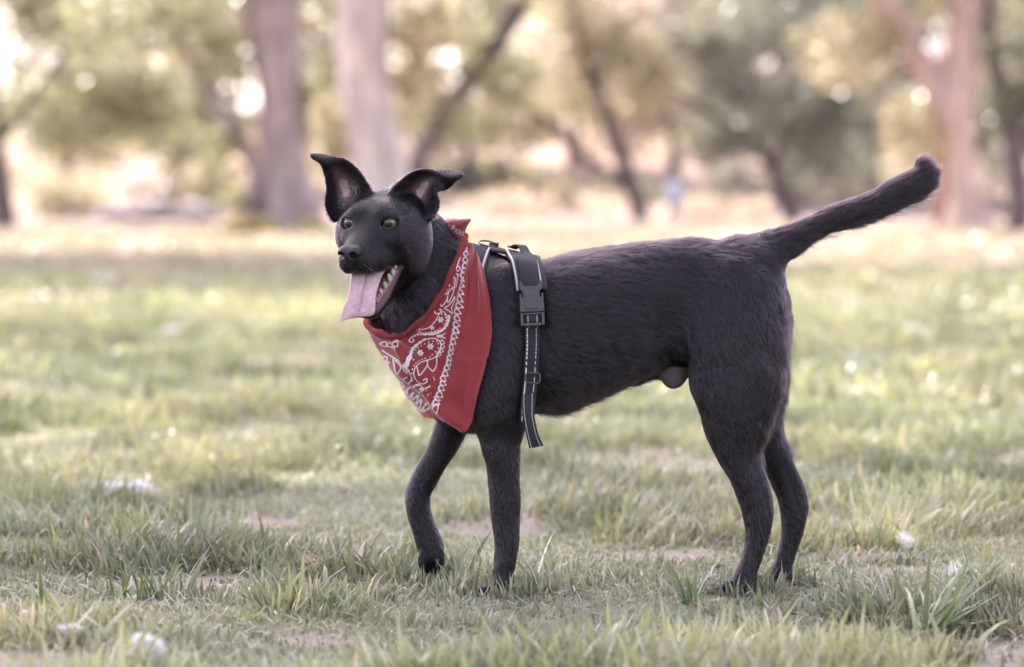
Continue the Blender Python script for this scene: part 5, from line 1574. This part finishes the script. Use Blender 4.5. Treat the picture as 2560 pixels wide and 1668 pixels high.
YEL = ((.32, .28, .10), (.48, .41, .15))
bush(580, 540, 47, .40, .16, YEL, 700, 'low yellow-flowered bush at the left foot of the thick grey trunk', 61)
bush(735, 540, 48, .30, .12, YEL, 500, 'low yellow-flowered bush at the right foot of the thick grey trunk', 62)
bush(160, 540, 76, 1.1, .9, GOLD, 1500, 'pale yellow-green bush far off beside the left-edge trunk', 63, size=.10)
bush(1650, 520, 78, 1.4, .45, PINK, 1200, 'low dry pinkish bush beyond the far walker', 64, size=.10)
bush(1260, 520, 80, 2.0, .6, PINK, 1500, 'long low dry bush left of the slender forked tree', 65, size=.10)
for i in range(34):
    yb = rng.uniform(86, 126); ub = 60 + 2300*((i*.618034) % 1) + rng.uniform(-30, 30)
    bush(ub, 0, yb, rng.uniform(1.0, 2.6), rng.uniform(.5, 1.4), [GOLD, PINK, GREY, PINK, OLIVE][i % 5], 700, 'blurred undergrowth bush on the pale bank far behind the trees', 80 + i, size=.16)
m_rock = mat('grey_rock', (.23, .20, .185), rough=.9, spec=.2); add_noise_bump(m_rock, 5, .8, .08)
def rock(u, y, r, label, seed):
    c = D(u, 0, y); c[2] = gheight(c[:1], np.array([float(y)]))[0] + r[2]*.45
    v, f = sphere_mesh((0, 0, 0), 1.0, None, 28, 18)
    v = v*(1 + .55*(fbm(v, 1.3, seed, 3)[:, None] - .5))
    o = make_mesh('boulder', v*np.array(r) + c, f, m_rock); tag(o, label, 'boulder', 'grey boulders at the far lawn edge')
rock(270, 72, (.6, .5, .26), 'grey boulder, leftmost of three at the far lawn edge', 71)
rock(355, 73, (.5, .5, .40), 'tallest grey boulder, middle of three at the far lawn edge', 72)
rock(450, 74, (.55, .5, .30), 'grey boulder nearest the thick grey trunk at the far lawn edge', 73)

def walker():
    y = 64.0; c = D(1566, 0, y); c[2] = gheight(c[:1], np.array([y]))[0]
    hgt = Lm(116, y); k = hgt/1.72
    m_sk = mat('skin', (.42, .27, .20), rough=.6); m_sh = mat('pale_blue_cloth', (.34, .38, .50), rough=.85); m_tr = mat('dark_blue_cloth', (.10, .105, .17), rough=.85); m_hr = mat('dark_hair', (.03, .022, .02), rough=.5)
    me = bpy.data.meshes.new('person')
    J = [(0, 0, .95), (0, 0, 1.15), (0, 0, 1.38), (0, 0, 1.50), (0, -.01, 1.62), (.10, 0, .90), (.12, -.10, .50), (.13, .05, .09), (.13, -.09, .04), (-.10, 0, .90), (-.12, .06, .50), (-.12, .24, .10), (-.12, .14, .05),
         (.19, 0, 1.40), (.25, .05, 1.12), (.24, -.06, .90), (.24, -.09, .82), (-.19, 0, 1.40), (-.25, -.05, 1.12), (-.24, -.16, .92), (-.24, -.20, .84)]
    Ed = [(0, 1), (1, 2), (2, 3), (3, 4), (0, 5), (5, 6), (6, 7), (7, 8), (0, 9), (9, 10), (10, 11), (11, 12), (2, 13), (13, 14), (14, 15), (15, 16), (2, 17), (17, 18), (18, 19), (19, 20)]
    Rd = [.13, .12, .14, .055, .095, .085, .058, .038, .035, .085, .058, .038, .035, .055, .042, .034, .032, .055, .042, .034, .032]
    me.from_pydata([tuple(np.array(j)*k + c) for j in J], Ed, [])
    o = bpy.data.objects.new('person', me); COL.objects.link(o); me.materials.append(m_sk)
    sk = o.modifiers.new('skin', 'SKIN'); sb = o.modifiers.new('subsurf', 'SUBSURF'); sb.levels = sb.render_levels = 1
    for i, r_ in enumerate(Rd): me.skin_vertices[0].data[i].radius = (r_*k, r_*k*.9)
    me.skin_vertices[0].data[0].use_root = True
    tag(o, 'far-off person in a pale blue top walking across the lawn edge', 'person')
    pt = lambda *js: [np.array(j)*k + c for j in js]
    v, f = merge([tube(pt((0, 0, .86), (0, 0, 1.0), (0, 0, 1.2), (0, 0, 1.40), (0, 0, 1.47)), np.array([.17, .16, .165, .17, .09])*k, 14)] + [tube(pt((s*.17, 0, 1.42), (s*.25, s*.05, 1.12), (s*.24, s*.01 - .10, .93)), np.array([.075, .06, .05])*k, 10) for s in (1, -1)])
    make_mesh('top', v, f, m_sh, o)
    v, f = merge([tube(pt((.07, 0, .96), (.10, 0, .80), (.12, -.10, .50), (.13, .04, .12)), np.array([.125, .10, .075, .058])*k, 12), tube(pt((-.07, 0, .96), (-.10, 0, .80), (-.12, .06, .50), (-.12, .23, .13)), np.array([.125, .10, .075, .058])*k, 12)])
    make_mesh('trousers', v, f, m_tr, o)
    v, f = sphere_mesh(np.array((0, .02, 1.655))*k + c, .108*k, None, 18, 12); make_mesh('hair', v, f, m_hr, o)
walker()
print('done', round(time.time() - T0, 1), 's')
